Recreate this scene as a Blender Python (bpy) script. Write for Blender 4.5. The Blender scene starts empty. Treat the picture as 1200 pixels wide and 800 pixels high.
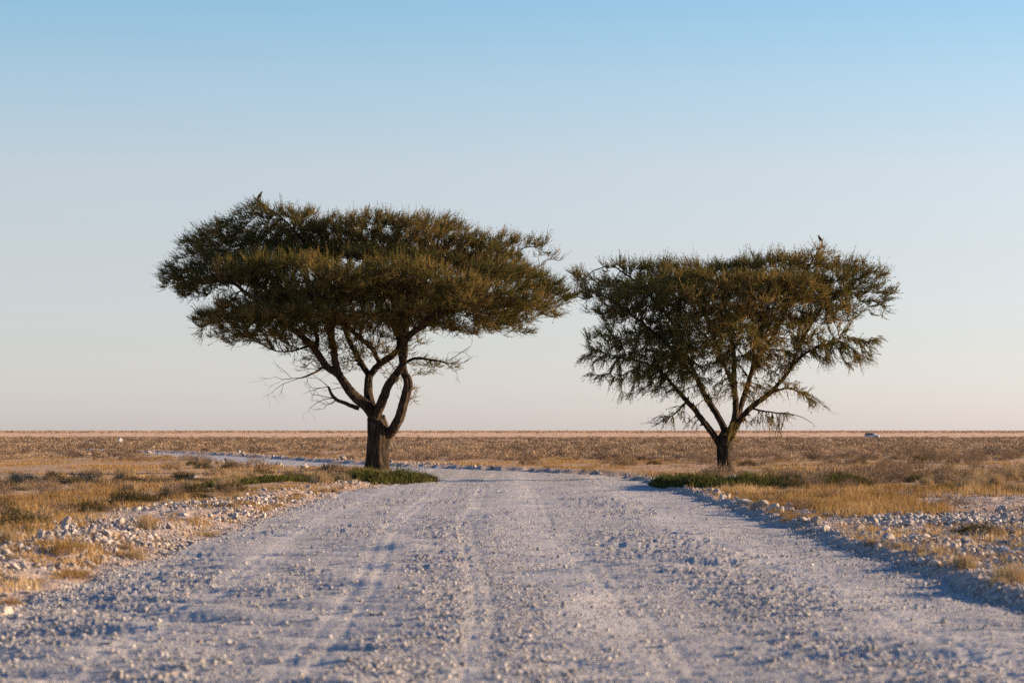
import bpy, bmesh, math, random
import numpy as np
from mathutils import Vector, Matrix

R = math.radians
rng = np.random.default_rng(7)
random.seed(7)
scene = bpy.context.scene
COL = scene.collection

# ------------------------------------------------------------------ camera, light, exposure
F = 2833.0            # focal length in pixels of a 1200 px wide picture (85 mm on 36 mm)
CAM_Z = 1.5
cam_data = bpy.data.cameras.new('camera')
cam = bpy.data.objects.new('camera', cam_data)
COL.objects.link(cam)
cam.location = (0, 0, CAM_Z)
cam.rotation_euler = (R(90), 0, 0)
cam_data.sensor_width = 36
cam_data.lens = 85
cam_data.shift_y = 104 / 1200
cam_data.clip_start = 0.1
cam_data.clip_end = 30000
cam_data.dof.use_dof = True
cam_data.dof.focus_distance = 76
cam_data.dof.aperture_fstop = 3.2
scene.camera = cam

SUN_EL = 12.0
SUN_PHI = 13.0        # degrees beyond the perpendicular to the view, sun on the right
sun_dir = Vector((math.cos(R(SUN_EL)) * math.cos(R(SUN_PHI)), math.cos(R(SUN_EL)) * math.sin(R(SUN_PHI)), math.sin(R(SUN_EL))))
sl = bpy.data.lights.new('sun', 'SUN')
sl.energy = 5.0
sl.color = (1.0, 0.73, 0.47)
sl.angle = R(0.6)
so = bpy.data.objects.new('sun', sl)
COL.objects.link(so)
so.rotation_euler = sun_dir.to_track_quat('Z', 'Y').to_euler()

w = bpy.data.worlds.new('World')
scene.world = w
w.use_nodes = True
nt = w.node_tree
nt.nodes.clear()
out = nt.nodes.new('ShaderNodeOutputWorld')
bg = nt.nodes.new('ShaderNodeBackground')
sky = nt.nodes.new('ShaderNodeTexSky')
sky.sky_type = 'NISHITA'
sky.sun_disc = False
sky.sun_elevation = R(SUN_EL)
sky.sun_rotation = R(90 - SUN_PHI)
sky.altitude = 1100
sky.air_density = 1.0
sky.dust_density = 0.6
sky.ozone_density = 2.0
# sky tint by height: visible band colour-corrected, unseen upper sky tuned for fill light
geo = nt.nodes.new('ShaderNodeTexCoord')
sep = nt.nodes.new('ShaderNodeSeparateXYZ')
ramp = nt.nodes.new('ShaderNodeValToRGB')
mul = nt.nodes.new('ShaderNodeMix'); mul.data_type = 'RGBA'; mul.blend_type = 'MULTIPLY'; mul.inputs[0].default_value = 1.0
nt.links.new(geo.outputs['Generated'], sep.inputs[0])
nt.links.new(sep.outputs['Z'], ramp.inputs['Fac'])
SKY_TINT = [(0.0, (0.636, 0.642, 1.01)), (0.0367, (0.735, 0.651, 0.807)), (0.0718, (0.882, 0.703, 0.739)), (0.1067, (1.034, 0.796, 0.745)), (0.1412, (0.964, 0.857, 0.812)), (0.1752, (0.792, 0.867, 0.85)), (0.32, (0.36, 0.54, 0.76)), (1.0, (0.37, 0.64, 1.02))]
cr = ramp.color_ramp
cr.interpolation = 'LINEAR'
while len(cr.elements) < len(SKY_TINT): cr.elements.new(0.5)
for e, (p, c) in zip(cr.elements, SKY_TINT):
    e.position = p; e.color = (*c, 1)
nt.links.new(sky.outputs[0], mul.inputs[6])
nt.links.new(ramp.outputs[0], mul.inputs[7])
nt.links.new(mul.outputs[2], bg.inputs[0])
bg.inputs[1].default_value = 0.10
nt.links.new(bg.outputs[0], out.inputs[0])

scene.view_settings.view_transform = 'Standard'
scene.view_settings.look = 'None'
scene.view_settings.exposure = 1.2
scene.view_settings.gamma = 1
scene.view_settings.use_curve_mapping = False
scene.render.engine = 'CYCLES'
scene.cycles.use_denoising = False
scene.cycles.max_bounces = 5
scene.cycles.diffuse_bounces = 3
scene.cycles.use_adaptive_sampling = False
scene.render.filter_size = 1.5

# ------------------------------------------------------------------ helpers
def at(px, py, D):
    """world point seen at photo pixel (1200x800) at distance D"""
    return np.array([(px - 600) / F * D, D, CAM_Z - (py - 504) / F * D])

def _hash(ix, iy, seed):
    h = (ix.astype(np.int64) * 374761393 + iy.astype(np.int64) * 668265263 + seed * 974634777) & 0xffffffff
    h = ((h ^ (h >> 13)) * 1274126177) & 0xffffffff
    h = h ^ (h >> 16)
    return (h & 0xffffff) / float(0xffffff)

def noise(x, y, seed=0):
    x = np.asarray(x, float); y = np.asarray(y, float)
    ix = np.floor(x); iy = np.floor(y)
    fx = x - ix; fy = y - iy
    fx = fx * fx * (3 - 2 * fx); fy = fy * fy * (3 - 2 * fy)
    a = _hash(ix, iy, seed); b = _hash(ix + 1, iy, seed)
    c = _hash(ix, iy + 1, seed); d = _hash(ix + 1, iy + 1, seed)
    return (a + (b - a) * fx) * (1 - fy) + (c + (d - c) * fx) * fy

def fbm(x, y, seed=0, o=3):
    s = 0; a = 1; t = 0
    for k in range(o):
        s = s + a * noise(x * 2 ** k + 17.3 * k, y * 2 ** k - 9.1 * k, seed + k)
        t += a; a *= 0.5
    return s / t

def sstep(a, b, v):
    t = np.clip((v - a) / (b - a), 0, 1)
    return t * t * (3 - 2 * t)

def mesh_from(name, verts, faces, k, smooth=False, attrs=None):
    """faces: int array (n,k)"""
    me = bpy.data.meshes.new(name)
    verts = np.asarray(verts, dtype=np.float32); faces = np.asarray(faces, dtype=np.int32)
    nv, nf = len(verts), len(faces)
    me.vertices.add(nv); me.vertices.foreach_set('co', verts.ravel())
    me.loops.add(nf * k); me.loops.foreach_set('vertex_index', faces.ravel())
    me.polygons.add(nf)
    me.polygons.foreach_set('loop_start', np.arange(0, nf * k, k, dtype=np.int32))
    me.polygons.foreach_set('loop_total', np.full(nf, k, dtype=np.int32))
    me.polygons.foreach_set('use_smooth', np.full(nf, smooth, dtype=bool))
    if attrs:
        for an, av in attrs.items():
            at_ = me.attributes.new(an, 'FLOAT', 'POINT')
            at_.data.foreach_set('value', np.asarray(av, dtype=np.float32))
    me.update(calc_edges=True)
    return me

def link(name, me, mat=None, parent=None, loc=None, **props):
    o = bpy.data.objects.new(name, me)
    COL.objects.link(o)
    if mat is not None and me is not None and len(me.materials) == 0: me.materials.append(mat)
    if parent is not None: o.parent = parent
    if loc is not None: o.location = loc
    for k_, v_ in props.items(): o[k_] = v_
    return o

def bm_mesh(name, bm, smooth=False):
    me = bpy.data.meshes.new(name); bm.normal_update(); bm.to_mesh(me); bm.free()
    if smooth:
        for p in me.polygons: p.use_smooth = True
    return me

# ------------------------------------------------------------------ materials
def new_mat(name):
    m = bpy.data.materials.new(name); m.use_nodes = True
    n = m.node_tree; b = n.nodes['Principled BSDF']
    b.inputs['Roughness'].default_value = 0.9
    b.inputs['Specular IOR Level'].default_value = 0.15
    return m, n, b

def N(n, t, **kw):
    nd = n.nodes.new(t)
    for k_, v_ in kw.items(): setattr(nd, k_, v_)
    return nd

def mk_ramp(n, stops, interp='LINEAR'):
    r = n.nodes.new('ShaderNodeValToRGB'); r.color_ramp.interpolation = interp
    while len(r.color_ramp.elements) < len(stops): r.color_ramp.elements.new(0.5)
    for e, (p, c) in zip(r.color_ramp.elements, stops):
        e.position = p; e.color = (*c, 1) if len(c) == 3 else c
    return r

def attr(n, name):
    a = N(n, 'ShaderNodeAttribute'); a.attribute_name = name
    return a.outputs['Fac']

def mixc(n, fac, a, b):
    m = N(n, 'ShaderNodeMix'); m.data_type = 'RGBA'
    for i, v in ((0, fac), (6, a), (7, b)):
        if hasattr(v, 'links') or isinstance(v, bpy.types.NodeSocket): n.links.new(v, m.inputs[i])
        elif i == 0: m.inputs[0].default_value = v
        else: m.inputs[i].default_value = (*v, 1)
    return m.outputs[2]

def tex_noise(n, scale, detail=4, rough=0.6, stretch=None):
    tc = N(n, 'ShaderNodeTexCoord'); t = N(n, 'ShaderNodeTexNoise')
    t.inputs['Scale'].default_value = scale; t.inputs['Detail'].default_value = detail
    t.inputs['Roughness'].default_value = rough
    if stretch:
        mp = N(n, 'ShaderNodeMapping'); mp.inputs['Scale'].default_value = stretch
        n.links.new(tc.outputs['Object'], mp.inputs[0]); n.links.new(mp.outputs[0], t.inputs['Vector'])
    else: n.links.new(tc.outputs['Object'], t.inputs['Vector'])
    return t.outputs['Fac']

def bump(n, b, h, strength, dist):
    bp = N(n, 'ShaderNodeBump'); bp.inputs['Strength'].default_value = strength; bp.inputs['Distance'].default_value = dist
    n.links.new(h, bp.inputs['Height']); n.links.new(bp.outputs[0], b.inputs['Normal'])

CALC = (0.58, 0.50, 0.45)          # pale calcrete gravel
def ground_material():
    m, n, b = new_mat('ground_surface')
    soil = mk_ramp(n, [(0.3, (0.36, 0.225, 0.125)), (0.55, (0.48, 0.32, 0.19)), (0.75, (0.58, 0.42, 0.28))])
    n.links.new(tex_noise(n, 0.6, 6), soil.inputs[0])
    grav = mk_ramp(n, [(0.3, (0.40, 0.34, 0.30)), (0.6, CALC), (0.8, (0.66, 0.58, 0.52))])
    n.links.new(tex_noise(n, 9, 5), grav.inputs[0])
    pan = mk_ramp(n, [(0.35, (0.66, 0.41, 0.235)), (0.65, (0.76, 0.51, 0.31))])
    n.links.new(tex_noise(n, 0.02, 4, 0.5, (0.15, 1, 1)), pan.inputs[0])
    c = mixc(n, attr(n, 'pan'), soil.outputs[0], pan.outputs[0])
    och = mk_ramp(n, [(0.42, (0.38, 0.25, 0.15)), (0.60, (0.46, 0.36, 0.28))])
    n.links.new(tex_noise(n, 1.1, 5, 0.65), och.inputs[0])
    gr2 = mixc(n, 0.65, grav.outputs[0], och.outputs[0])
    c = mixc(n, attr(n, 'rubble'), c, gr2)
    n.links.new(c, b.inputs['Base Color'])
    bump(n, b, tex_noise(n, 14, 5, 0.7), 0.7, 0.05)
    return m

def road_material():
    m, n, b = new_mat('road_gravel_surface')
    fine = mk_ramp(n, [(0.25, (0.35, 0.338, 0.322)), (0.5, (0.445, 0.43, 0.41)), (0.75, (0.54, 0.52, 0.49))])
    n.links.new(tex_noise(n, 30, 6, 0.75), fine.inputs[0])
    dust = mixc(n, attr(n, 'dust'), fine.outputs[0], (0.64, 0.60, 0.545))
    big = mk_ramp(n, [(0.35, (0.88, 0.87, 0.87)), (0.65, (1.0, 1.0, 1.0))])
    n.links.new(tex_noise(n, 0.7, 4, 0.6), big.inputs[0])
    mm = N(n, 'ShaderNodeMix'); mm.data_type = 'RGBA'; mm.blend_type = 'MULTIPLY'; mm.inputs[0].default_value = 1
    n.links.new(dust, mm.inputs[6]); n.links.new(big.outputs[0], mm.inputs[7])
    n.links.new(mm.outputs[2], b.inputs['Base Color'])
    bump(n, b, tex_noise(n, 28, 6, 0.75), 0.75, 0.03)
    return m

def stone_material(name, lo, hi):
    m, n, b = new_mat(name)
    mid = tuple((x + y) / 2 for x, y in zip(lo, hi))
    r = mk_ramp(n, [(0.0, lo), (0.5, mid), (1.0, hi)])
    n.links.new(attr(n, 'tint'), r.inputs[0])
    st = mk_ramp(n, [(0.35, (0.75, 0.68, 0.62)), (0.6, (1, 1, 1))])
    n.links.new(tex_noise(n, 12, 4, 0.7), st.inputs[0])
    mm = N(n, 'ShaderNodeMix'); mm.data_type = 'RGBA'; mm.blend_type = 'MULTIPLY'; mm.inputs[0].default_value = 1
    n.links.new(r.outputs[0], mm.inputs[6]); n.links.new(st.outputs[0], mm.inputs[7])
    n.links.new(mm.outputs[2], b.inputs['Base Color'])
    bump(n, b, tex_noise(n, 40, 4, 0.7), 0.4, 0.02)
    return m

def boulder_material():
    m, n, b = new_mat('pale_rock')
    info = N(n, 'ShaderNodeObjectInfo')
    r = mk_ramp(n, [(0.0, (0.38, 0.33, 0.28)), (0.5, (0.50, 0.445, 0.40)), (1.0, (0.62, 0.57, 0.53))])
    n.links.new(info.outputs['Random'], r.inputs[0])
    st = mk_ramp(n, [(0.35, (0.72, 0.64, 0.56)), (0.6, (1, 1, 1))])
    n.links.new(tex_noise(n, 5, 6, 0.7), st.inputs[0])
    mm = N(n, 'ShaderNodeMix'); mm.data_type = 'RGBA'; mm.blend_type = 'MULTIPLY'; mm.inputs[0].default_value = 1
    n.links.new(r.outputs[0], mm.inputs[6]); n.links.new(st.outputs[0], mm.inputs[7])
    n.links.new(mm.outputs[2], b.inputs['Base Color'])
    bump(n, b, tex_noise(n, 9, 6, 0.7), 0.6, 0.06)
    return m

def leaf_material(name, stops, trans=0.3):
    m = bpy.data.materials.new(name); m.use_nodes = True
    n = m.node_tree; n.nodes.clear()
    o = N(n, 'ShaderNodeOutputMaterial'); mx = N(n, 'ShaderNodeMixShader')
    d = N(n, 'ShaderNodeBsdfDiffuse'); t = N(n, 'ShaderNodeBsdfTranslucent')
    r = mk_ramp(n, stops)
    n.links.new(attr(n, 'tint'), r.inputs[0])
    n.links.new(r.outputs[0], d.inputs[0]); n.links.new(r.outputs[0], t.inputs[0])
    mx.inputs[0].default_value = trans
    n.links.new(d.outputs[0], mx.inputs[1]); n.links.new(t.outputs[0], mx.inputs[2])
    n.links.new(mx.outputs[0], o.inputs[0])
    return m

def bark_material():
    m, n, b = new_mat('furrowed_bark')
    h = tex_noise(n, 3.0, 8, 0.75, (4.5, 4.5, .55))
    r = mk_ramp(n, [(0.38, (0.010, 0.008, 0.007)), (0.5, (0.040, 0.028, 0.019)), (0.64, (0.14, 0.095, 0.060))])
    n.links.new(h, r.inputs[0]); n.links.new(r.outputs[0], b.inputs['Base Color'])
    bump(n, b, h, 1.0, 0.12)
    return m

def plain(name, col, rough=0.6, spec=0.3):
    m, n, b = new_mat(name)
    b.inputs['Roughness'].default_value = rough; b.inputs['Specular IOR Level'].default_value = spec
    r = mk_ramp(n, [(0.3, tuple(c * 0.8 for c in col)), (0.7, col)])
    n.links.new(tex_noise(n, 8, 3), r.inputs[0]); n.links.new(r.outputs[0], b.inputs['Base Color'])
    return m

M_ground = ground_material()
M_road = road_material()
M_stone = stone_material('loose_gravel', (0.33, 0.31, 0.285), (0.62, 0.59, 0.55))
M_rubble = stone_material('rubble_stone', (0.28, 0.235, 0.20), (0.62, 0.57, 0.52))
M_boulder = boulder_material()
M_bark = bark_material()
M_leaf = leaf_material('acacia_leaves', [(0, (0.030, 0.040, 0.014)), (0.4, (0.080, 0.084, 0.026)), (0.75, (0.235, 0.170, 0.055)), (1.0, (0.42, 0.26, 0.105))], 0.28)
M_grass = leaf_material('dry_grass', [(0, (0.17, 0.11, 0.045)), (0.4, (0.33, 0.20, 0.075)), (0.75, (0.46, 0.30, 0.125)), (1.0, (0.58, 0.44, 0.26))], 0.25)
M_shrub = leaf_material('dry_shrub_twigs', [(0, (0.08, 0.062, 0.05)), (0.4, (0.21, 0.15, 0.100)), (0.75, (0.37, 0.255, 0.155)), (1.0, (0.50, 0.37, 0.24))], 0.15)
M_tuft = leaf_material('golden_tuft', [(0, (0.12, 0.085, 0.04)), (0.5, (0.34, 0.24, 0.12)), (1.0, (0.55, 0.43, 0.28))], 0.25)
M_green = leaf_material('green_shrub_leaves', [(0, (0.034, 0.042, 0.014)), (0.6, (0.095, 0.098, 0.028)), (1.0, (0.20, 0.17, 0.06))], 0.2)

# ------------------------------------------------------------------ terrain
ROAD = np.array([(4.35, -12), (4.3, 14), (4.15, 40), (3.98, 66), (3.8, 74), (2.9, 80.5), (1.2, 86), (-1.3, 92), (-4.2, 98.8),
                 (-7.7, 109), (-14, 132.8), (-19.6, 154), (-26, 177), (-38, 212), (-70, 270), (-130, 340),
                 (-132, 331), (-72, 261), (-40, 201), (-25.5, 164), (-21.5, 148), (-15, 119), (-10.6, 100.5), (-7.8, 93), (-5.4, 87.5),
                 (-3.6, 81.5), (-2.7, 77), (-2.35, 74), (-2.6, 71), (-3.3, 66), (-4.0, 58), (-4.15, 50), (-4.2, 30), (-4.25, 14), (-4.3, -12)], float)

def road_sd(x, y):
    """signed distance to the road outline, positive inside"""
    x = np.asarray(x, float); y = np.asarray(y, float)
    sh = x.shape; x = x.ravel(); y = y.ravel()
    best = np.full(x.shape, 1e9); ins = np.zeros(x.shape, bool)
    P = ROAD; Q = np.roll(ROAD, -1, 0)
    for (ax, ay), (bx, by) in zip(P, Q):
        dx, dy = bx - ax, by - ay
        t = np.clip(((x - ax) * dx + (y - ay) * dy) / (dx * dx + dy * dy), 0, 1)
        best = np.minimum(best, (x - ax - t * dx) ** 2 + (y - ay - t * dy) ** 2)
        c = ((ay > y) != (by > y))
        with np.errstate(divide='ignore', invalid='ignore'):
            ins ^= c & (x < (bx - ax) * (y - ay) / (by - ay + 1e-12) + ax)
    d = np.sqrt(best); d = np.where(ins, d, -d)
    d = d + (fbm(x * 1.1, y * 0.8, 3, 3) - 0.5) * 0.35
    return d.reshape(sh)

def rubble_mask(x, y, sd):
    """0..1 where pale loose rubble lies beside the road"""
    o = -sd
    n1 = fbm(x * 0.7, y * 0.35, 11, 3)
    wl = 1.1 + 1.9 * sstep(62, 30, y) + 0.8 * sstep(26, 18, y)
    left = (x < 0) * sstep(wl + 0.5, wl - 0.4, o + (n1 - 0.5) * 1.6)
    left = left * np.where(y > 68, 0.75, 1)
    # right: narrow by the tree, a broad field nearer the camera, a bare gravel patch beyond it
    wr = 0.8 + 0.3 * sstep(50, 40, y) + 16 * sstep(41.5, 37.0, y + (n1 - 0.5) * 3)
    right = (x > 0) * (y < 80) * sstep(wr + 0.4, wr - 0.4, o + (n1 - 0.5) * 1.2)
    bare = (x > 0) * sstep(7.4, 8.3, x + (n1 - 0.5) * 2.0) * sstep(36, 39, y) * sstep(57, 52, y + (n1 - 0.5) * 6) * 0.85
    far = (y > 68) * sstep(1.3, 0.4, o + (n1 - 0.5) * 1.5) * sstep(180, 120, y)
    return np.clip(np.maximum.reduce([left, right, bare, far]), 0, 1) * (o > -0.3)

def track_bend(y):
    return 0.5 * (noise(y * 0.06, y * 0 + .5, 9) - 0.5) - .5 * sstep(18, 40, y)

def rough(x, y):
    """1 where stone lies loose between the swept wheel lanes, low in the lanes"""
    xx = x - track_bend(y) * .6 + .35 * (fbm(x * .6, y * .12, 205, 2) - .5)
    g = lambda c, w_: np.exp(-((xx - c) / w_) ** 2)
    r_ = 0.58 + 0.6 * g(2.1, .6) + 0.5 * g(-.75, .4) + .9 * sstep(-2.9, -3.7, xx) + .35 * g(-2.1, .3) \
        - .34 * g(3.25, .5) - .34 * g(.75, .6) - .38 * g(-1.37, .22) - .35 * g(-.25, .14) - .3 * g(-2.7, .22)
    r_ = r_ * (.45 + 1.15 * sstep(.38, .62, fbm(x * .55, y * .22, 207, 3)))
    return np.clip(r_, .26, 1.35)

def height(x, y, sd=None):
    x = np.asarray(x, float); y = np.asarray(y, float)
    if sd is None: sd = road_sd(x, y)
    o = -sd
    near = sstep(110, 60, y)
    # road surface
    wash_m = sstep(0.38, 0.6, fbm(x * 0.55, y * 0.10, 21, 3)) * sstep(0.2, 0.8, sd)
    ph = 2 * np.pi * (y / 0.62 + 0.35 * noise(x * 0.5, y * 0.2, 5) + 0.04 * x)
    z_r = 0.034 * np.sin(ph) * wash_m * (.25 + 1.2 * noise(x * 1.3, y * 1.6, 23))
    z_r = z_r + 0.060 * (fbm(x * 0.6, y * 1.0, 31, 3) - 0.5) + 0.085 * (noise(x * 0.8, y * 1.9, 35) - 0.5) * sstep(.35, .7, fbm(x * .4, y * .25, 37, 2)) + 0.025 * (noise(x * 2.3, y * 2.9, 41) - 0.5) \
        + rough(x, y) * (0.009 * (noise(x * 8, y * 7, 43) - 0.5) + 0.013 * (noise(x * 19, y * 15, 44) - 0.5) + 0.012 * (noise(x * 38, y * 22, 45) - 0.5))
    for tx, dep in ((-1.46, .006), (-1.28, .006), (-.32, .006), (-.17, .005), (3.0, .006), (-2.75, .006), (-2.6, .005), (.95, .005), (1.1, .005)):
        z_r = z_r - dep * np.exp(-((x - tx - track_bend(y)) / 0.06) ** 2) * sstep(.3, .55, noise(y * .13 + tx * 3, y * 0 + tx, 12))
    z_r = z_r * near
    # shoulders
    rise_l = 0.12 * sstep(0.0, 1.1, o) - 0.10 * sstep(2.4, 4.5, o)
    rise_r = 0.075 * sstep(-0.02, 0.28, o) + 0.02 * sstep(.5, 2.0, o)
    rise_f = 0.12 * sstep(0, 0.5, o) - 0.06 * sstep(1.2, 4, o)
    k = sstep(-0.5, 0.5, x) * sstep(82, 74, y)
    rise = np.where(y > 84, rise_f, rise_l * (1 - k) + rise_r * k)
    rise = rise * (0.75 + 0.5 * noise(x * 0.6, y * 0.45, 51))
    rub = rubble_mask(x, y, sd)
    z_o = rise + rub * (0.10 * (fbm(x * 1.6, y * 1.3, 61, 3) - 0.5) + 0.06 * (noise(x * 5, y * 5, 64) - 0.5)) \
        + 0.10 * (fbm(x * 0.22, y * 0.15, 66, 2) - 0.5) * sstep(0, 4, o)
    z = np.where(sd > 0, z_r, z_o) - 1.0 * sstep(120, 420, y)
    return z

def build_ground():
    D = [-12.0]
    while D[-1] < 12: D.append(D[-1] + 0.8)
    while D[-1] < 15000:
        d = D[-1]; D.append(d + max(0.035, d * d / 4250 * (0.62 if d < 300 else 0.8)))
    D = np.array(D)
    uf = np.arange(-0.262, 0.2621, 0.00062)
    uc = 0.262 * np.geomspace(1.03, 11, 46)
    U = np.concatenate([-uc[::-1], uf, uc])
    UU, DD = np.meshgrid(U, D)
    X = UU * np.maximum(DD, 12); Y = DD
    sd = road_sd(X, Y)
    Z = height(X, Y, sd)
    rub = rubble_mask(X, Y, sd)
    pan = sstep(740, 800, Y + 60 * (fbm(X * 0.006, Y * 0.01, 71, 2) - 0.5))
    dust = np.zeros_like(X)
    for tx, wd in ((-1.46, .10), (-1.26, .10), (-.32, .09), (3.1, .45), (0.7, .5), (-2.7, .15)):
        dust = np.maximum(dust, np.exp(-((X - tx - track_bend(Y)) / wd) ** 2) * 0.8)
    dust *= 0.4 + 0.6 * fbm(X * 1.5, Y * .4, 77, 3)
    nr, nc = X.shape
    idx = np.arange(nr * nc).reshape(nr, nc)
    q = np.stack([idx[:-1, :-1], idx[:-1, 1:], idx[1:, 1:], idx[1:, :-1]], -1).reshape(-1, 4)
    V = np.stack([X, Y, Z], -1).reshape(-1, 3)
    inside = (sd.ravel()[q].mean(1) > 0)
    for name, sel, mat in (('road', inside, M_road), ('ground', ~inside, M_ground)):
        qq = q[sel]; used, inv = np.unique(qq, return_inverse=True)
        me = mesh_from(name, V[used], inv.reshape(-1, 4), 4, True,
                       {'rubble': rub.ravel()[used], 'pan': pan.ravel()[used], 'dust': dust.ravel()[used]})
        link(name, me, mat, kind='structure')
build_ground()

# ------------------------------------------------------------------ stones
def rand_rot(n):
    q = rng.normal(size=(n, 4)); q /= np.linalg.norm(q, axis=1)[:, None]
    a, b, c, d = q.T
    return np.stack([1 - 2 * (c * c + d * d), 2 * (b * c - a * d), 2 * (b * d + a * c),
                     2 * (b * c + a * d), 1 - 2 * (b * b + d * d), 2 * (c * d - a * b),
                     2 * (b * d - a * c), 2 * (c * d + a * b), 1 - 2 * (b * b + c * c)], -1).reshape(n, 3, 3)

def ico(sub):
    bm = bmesh.new(); bmesh.ops.create_icosphere(bm, subdivisions=sub, radius=1)
    v = np.array([p.co[:] for p in bm.verts]); f = np.array([[q.index for q in p.verts] for p in bm.faces]); bm.free()
    return v, f

def rock_variants(sub, k, jit, cuts):
    v0, f = ico(sub); outv = []
    for _ in range(k):
        v = v0 * (1 + rng.uniform(-jit, jit, (len(v0), 1)))
        for _c in range(cuts):
            nrm = rng.normal(size=3); nrm /= np.linalg.norm(nrm); h = rng.uniform(0.45, 0.8)
            dd = v @ nrm; v = v - np.where(dd > h, dd - h, 0)[:, None] * nrm
        outv.append(v)
    return np.array(outv), f

def scatter_stones(name, x, y, size, mat, sub=1, sink=0.25, **props):
    n = len(x)
    var, f = rock_variants(sub, 16, 0.12, 5)
    z = height(x, y)
    sc = size[:, None] * 0.5 * rng.uniform(0.65, 1.2, (n, 3))
    base = var[rng.integers(0, len(var), n)] * sc[:, None, :]
    v = np.einsum('nij,nkj->nki', rand_rot(n), base)
    v[:, :, 2] *= 0.8
    v = v + np.stack([x, y, z + size * (0.5 - sink) * 0.7], -1)[:, None, :]
    nv = v.shape[1]
    ff = (f[None] + (np.arange(n) * nv)[:, None, None]).reshape(-1, 3)
    tint = np.repeat(rng.uniform(0, 1, n), nv)
    me = mesh_from(name, v.reshape(-1, 3), ff, 3, False, {'tint': tint})
    return link(name, me, mat, kind='stuff', label=props.get('label', ''), category=props.get('category', 'gravel'))

def wedge_points(n, d0, d1, u0=-0.235, u1=0.235, power=1.0):
    """points in the visible wedge, evenly spread over the ground (power=1) or nearer the camera (power<1)"""
    t = rng.uniform(0, 1, n)
    e = 2 * power
    D = (d0 ** e + t * (d1 ** e - d0 ** e)) ** (1 / e) if power > 0 else d0 * (d1 / d0) ** t
    u = rng.uniform(u0, u1, n)
    return u * D, D

# loose gravel on the road: bands of loose stone between smooth wheel paths
x, y = wedge_points(300000, 13, 100, -0.3, 0.3, power=0.0)
sd = road_sd(x, y)
bands = rough(x, y) * 1.15
keep = (sd > -0.1) & (rng.uniform(0, 1.35, len(x)) < bands)
x, y = x[keep], y[keep]
size = 0.008 + 0.014 * rng.exponential(0.5, len(x)) ** 1.2 + y * 0.00014
size = np.clip(size, 0.007, 0.06)
scatter_stones('road_gravel', x, y, size, M_stone, 1, 0.2, label='loose pale gravel scattered over the whole road surface', category='gravel')

# rubble on the shoulders
x, y = wedge_points(260000, 14, 175, -0.3, 0.3, power=0.0)
sd = road_sd(x, y); rub = rubble_mask(x, y, sd)
keep = (sd < 0.12) & (rng.uniform(0, 1, len(x)) < rub * np.where(x > 0, np.where(y > 40, 0.4, 0.9), 0.15 + .75 * sstep(.42, .58, fbm(x * .9, y * .4, 93, 3))))
x, y, sd = x[keep], y[keep], sd[keep]
clump = fbm(x * 0.8, y * 0.6, 91, 3)
size = 0.022 + 0.06 * rng.exponential(0.5, len(x)) * (0.3 + 1.4 * sstep(0.35, 0.65, clump)) * sstep(-0.3, 0.9, -sd + 0.1)
size = size + 0.0002 * y
size = np.where((x > 7.6) & (y > 37), np.minimum(size, 0.05), size)
size = np.clip(size, 0.02, 0.14)
scatter_stones('verge_rubble', x, y, size, M_rubble, 1, 0.25, label='pale broken limestone rubble heaped along both road shoulders', category='rubble')

# individual rocks
BV, BF = rock_variants(3, 8, 0.035, 9)
ROCK_ME = []
for k in range(8):
    v = BV[k].copy(); v += 0.04 * np.sin(v[:, [1, 2, 0]] * 5 + k); v[:, 2] *= 0.75
    me = mesh_from('rock', v, BF, 3, False); me.materials.append(M_boulder); ROCK_ME.append(me)

def rock(x, y, s, label, group=None, k=None, sc=(1, 1, 1), name='limestone_rock'):
    o = link(name, ROCK_ME[random.randrange(8) if k is None else k], category='rock', label=label)
    z = float(height(np.array([x]), np.array([y]))[0])
    o.location = (x, y, z + s * 0.22 * sc[2])
    o.rotation_euler = (random.uniform(-.5, .5), random.uniform(-.5, .5), random.uniform(0, 6.28))
    o.scale = (s * 0.5 * sc[0], s * 0.5 * sc[1], s * 0.5 * sc[2])
    if group: o['group'] = group
    return o

def px_ground(px, py):
    D = F * CAM_Z / (py - 504); return (px - 600) / F * D, D

for px, py, s, lab, sc in (
        (861, 571.5, 0.42, 'large smooth white rock in the green strip under the right tree', (1.3, 1, .9)),
        (79, 630, 0.18, 'pointed white rock standing highest on the left rubble bank', (0.8, .8, 1.5)),
        (888, 602, 0.40, 'wide pale rock at the top of the right road edge where the grass begins', (1.3, 1, .8)),
        (872, 596, 0.30, 'flat pale rock just behind the wide one on the right road edge', (1.4, 1, .6)),
        (356, 552, 0.36, 'round white rock on the far side of the left bank near the left trunk', (1, 1, .9)),
        (248, 546, 0.40, 'pale rock at the left end of the stone row by the side road', (1.2, 1, .8)),
        (1040, 643, 0.30, 'pale rock lying among smaller rubble in the right field', (1.3, 1, .7)),
        (12, 690, 0.17, 'long pale rock at the left picture edge beside the road', (1.7, .8, .8)),
        (229, 561, 0.28, 'lone pale stone lying in the golden grass of the left plain', (1.5, 1, .6)),
        (136, 795, 0.10, 'brightest loose stone on the road at the lower left', (1, 1, .9)),
        (233, 752, 0.075, 'small upright bright stone on the left part of the road', (.8, .8, 1.3))):
    X_, Y_ = px_ground(px, py)
    rock(X_, Y_, s, lab, sc=sc)

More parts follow.
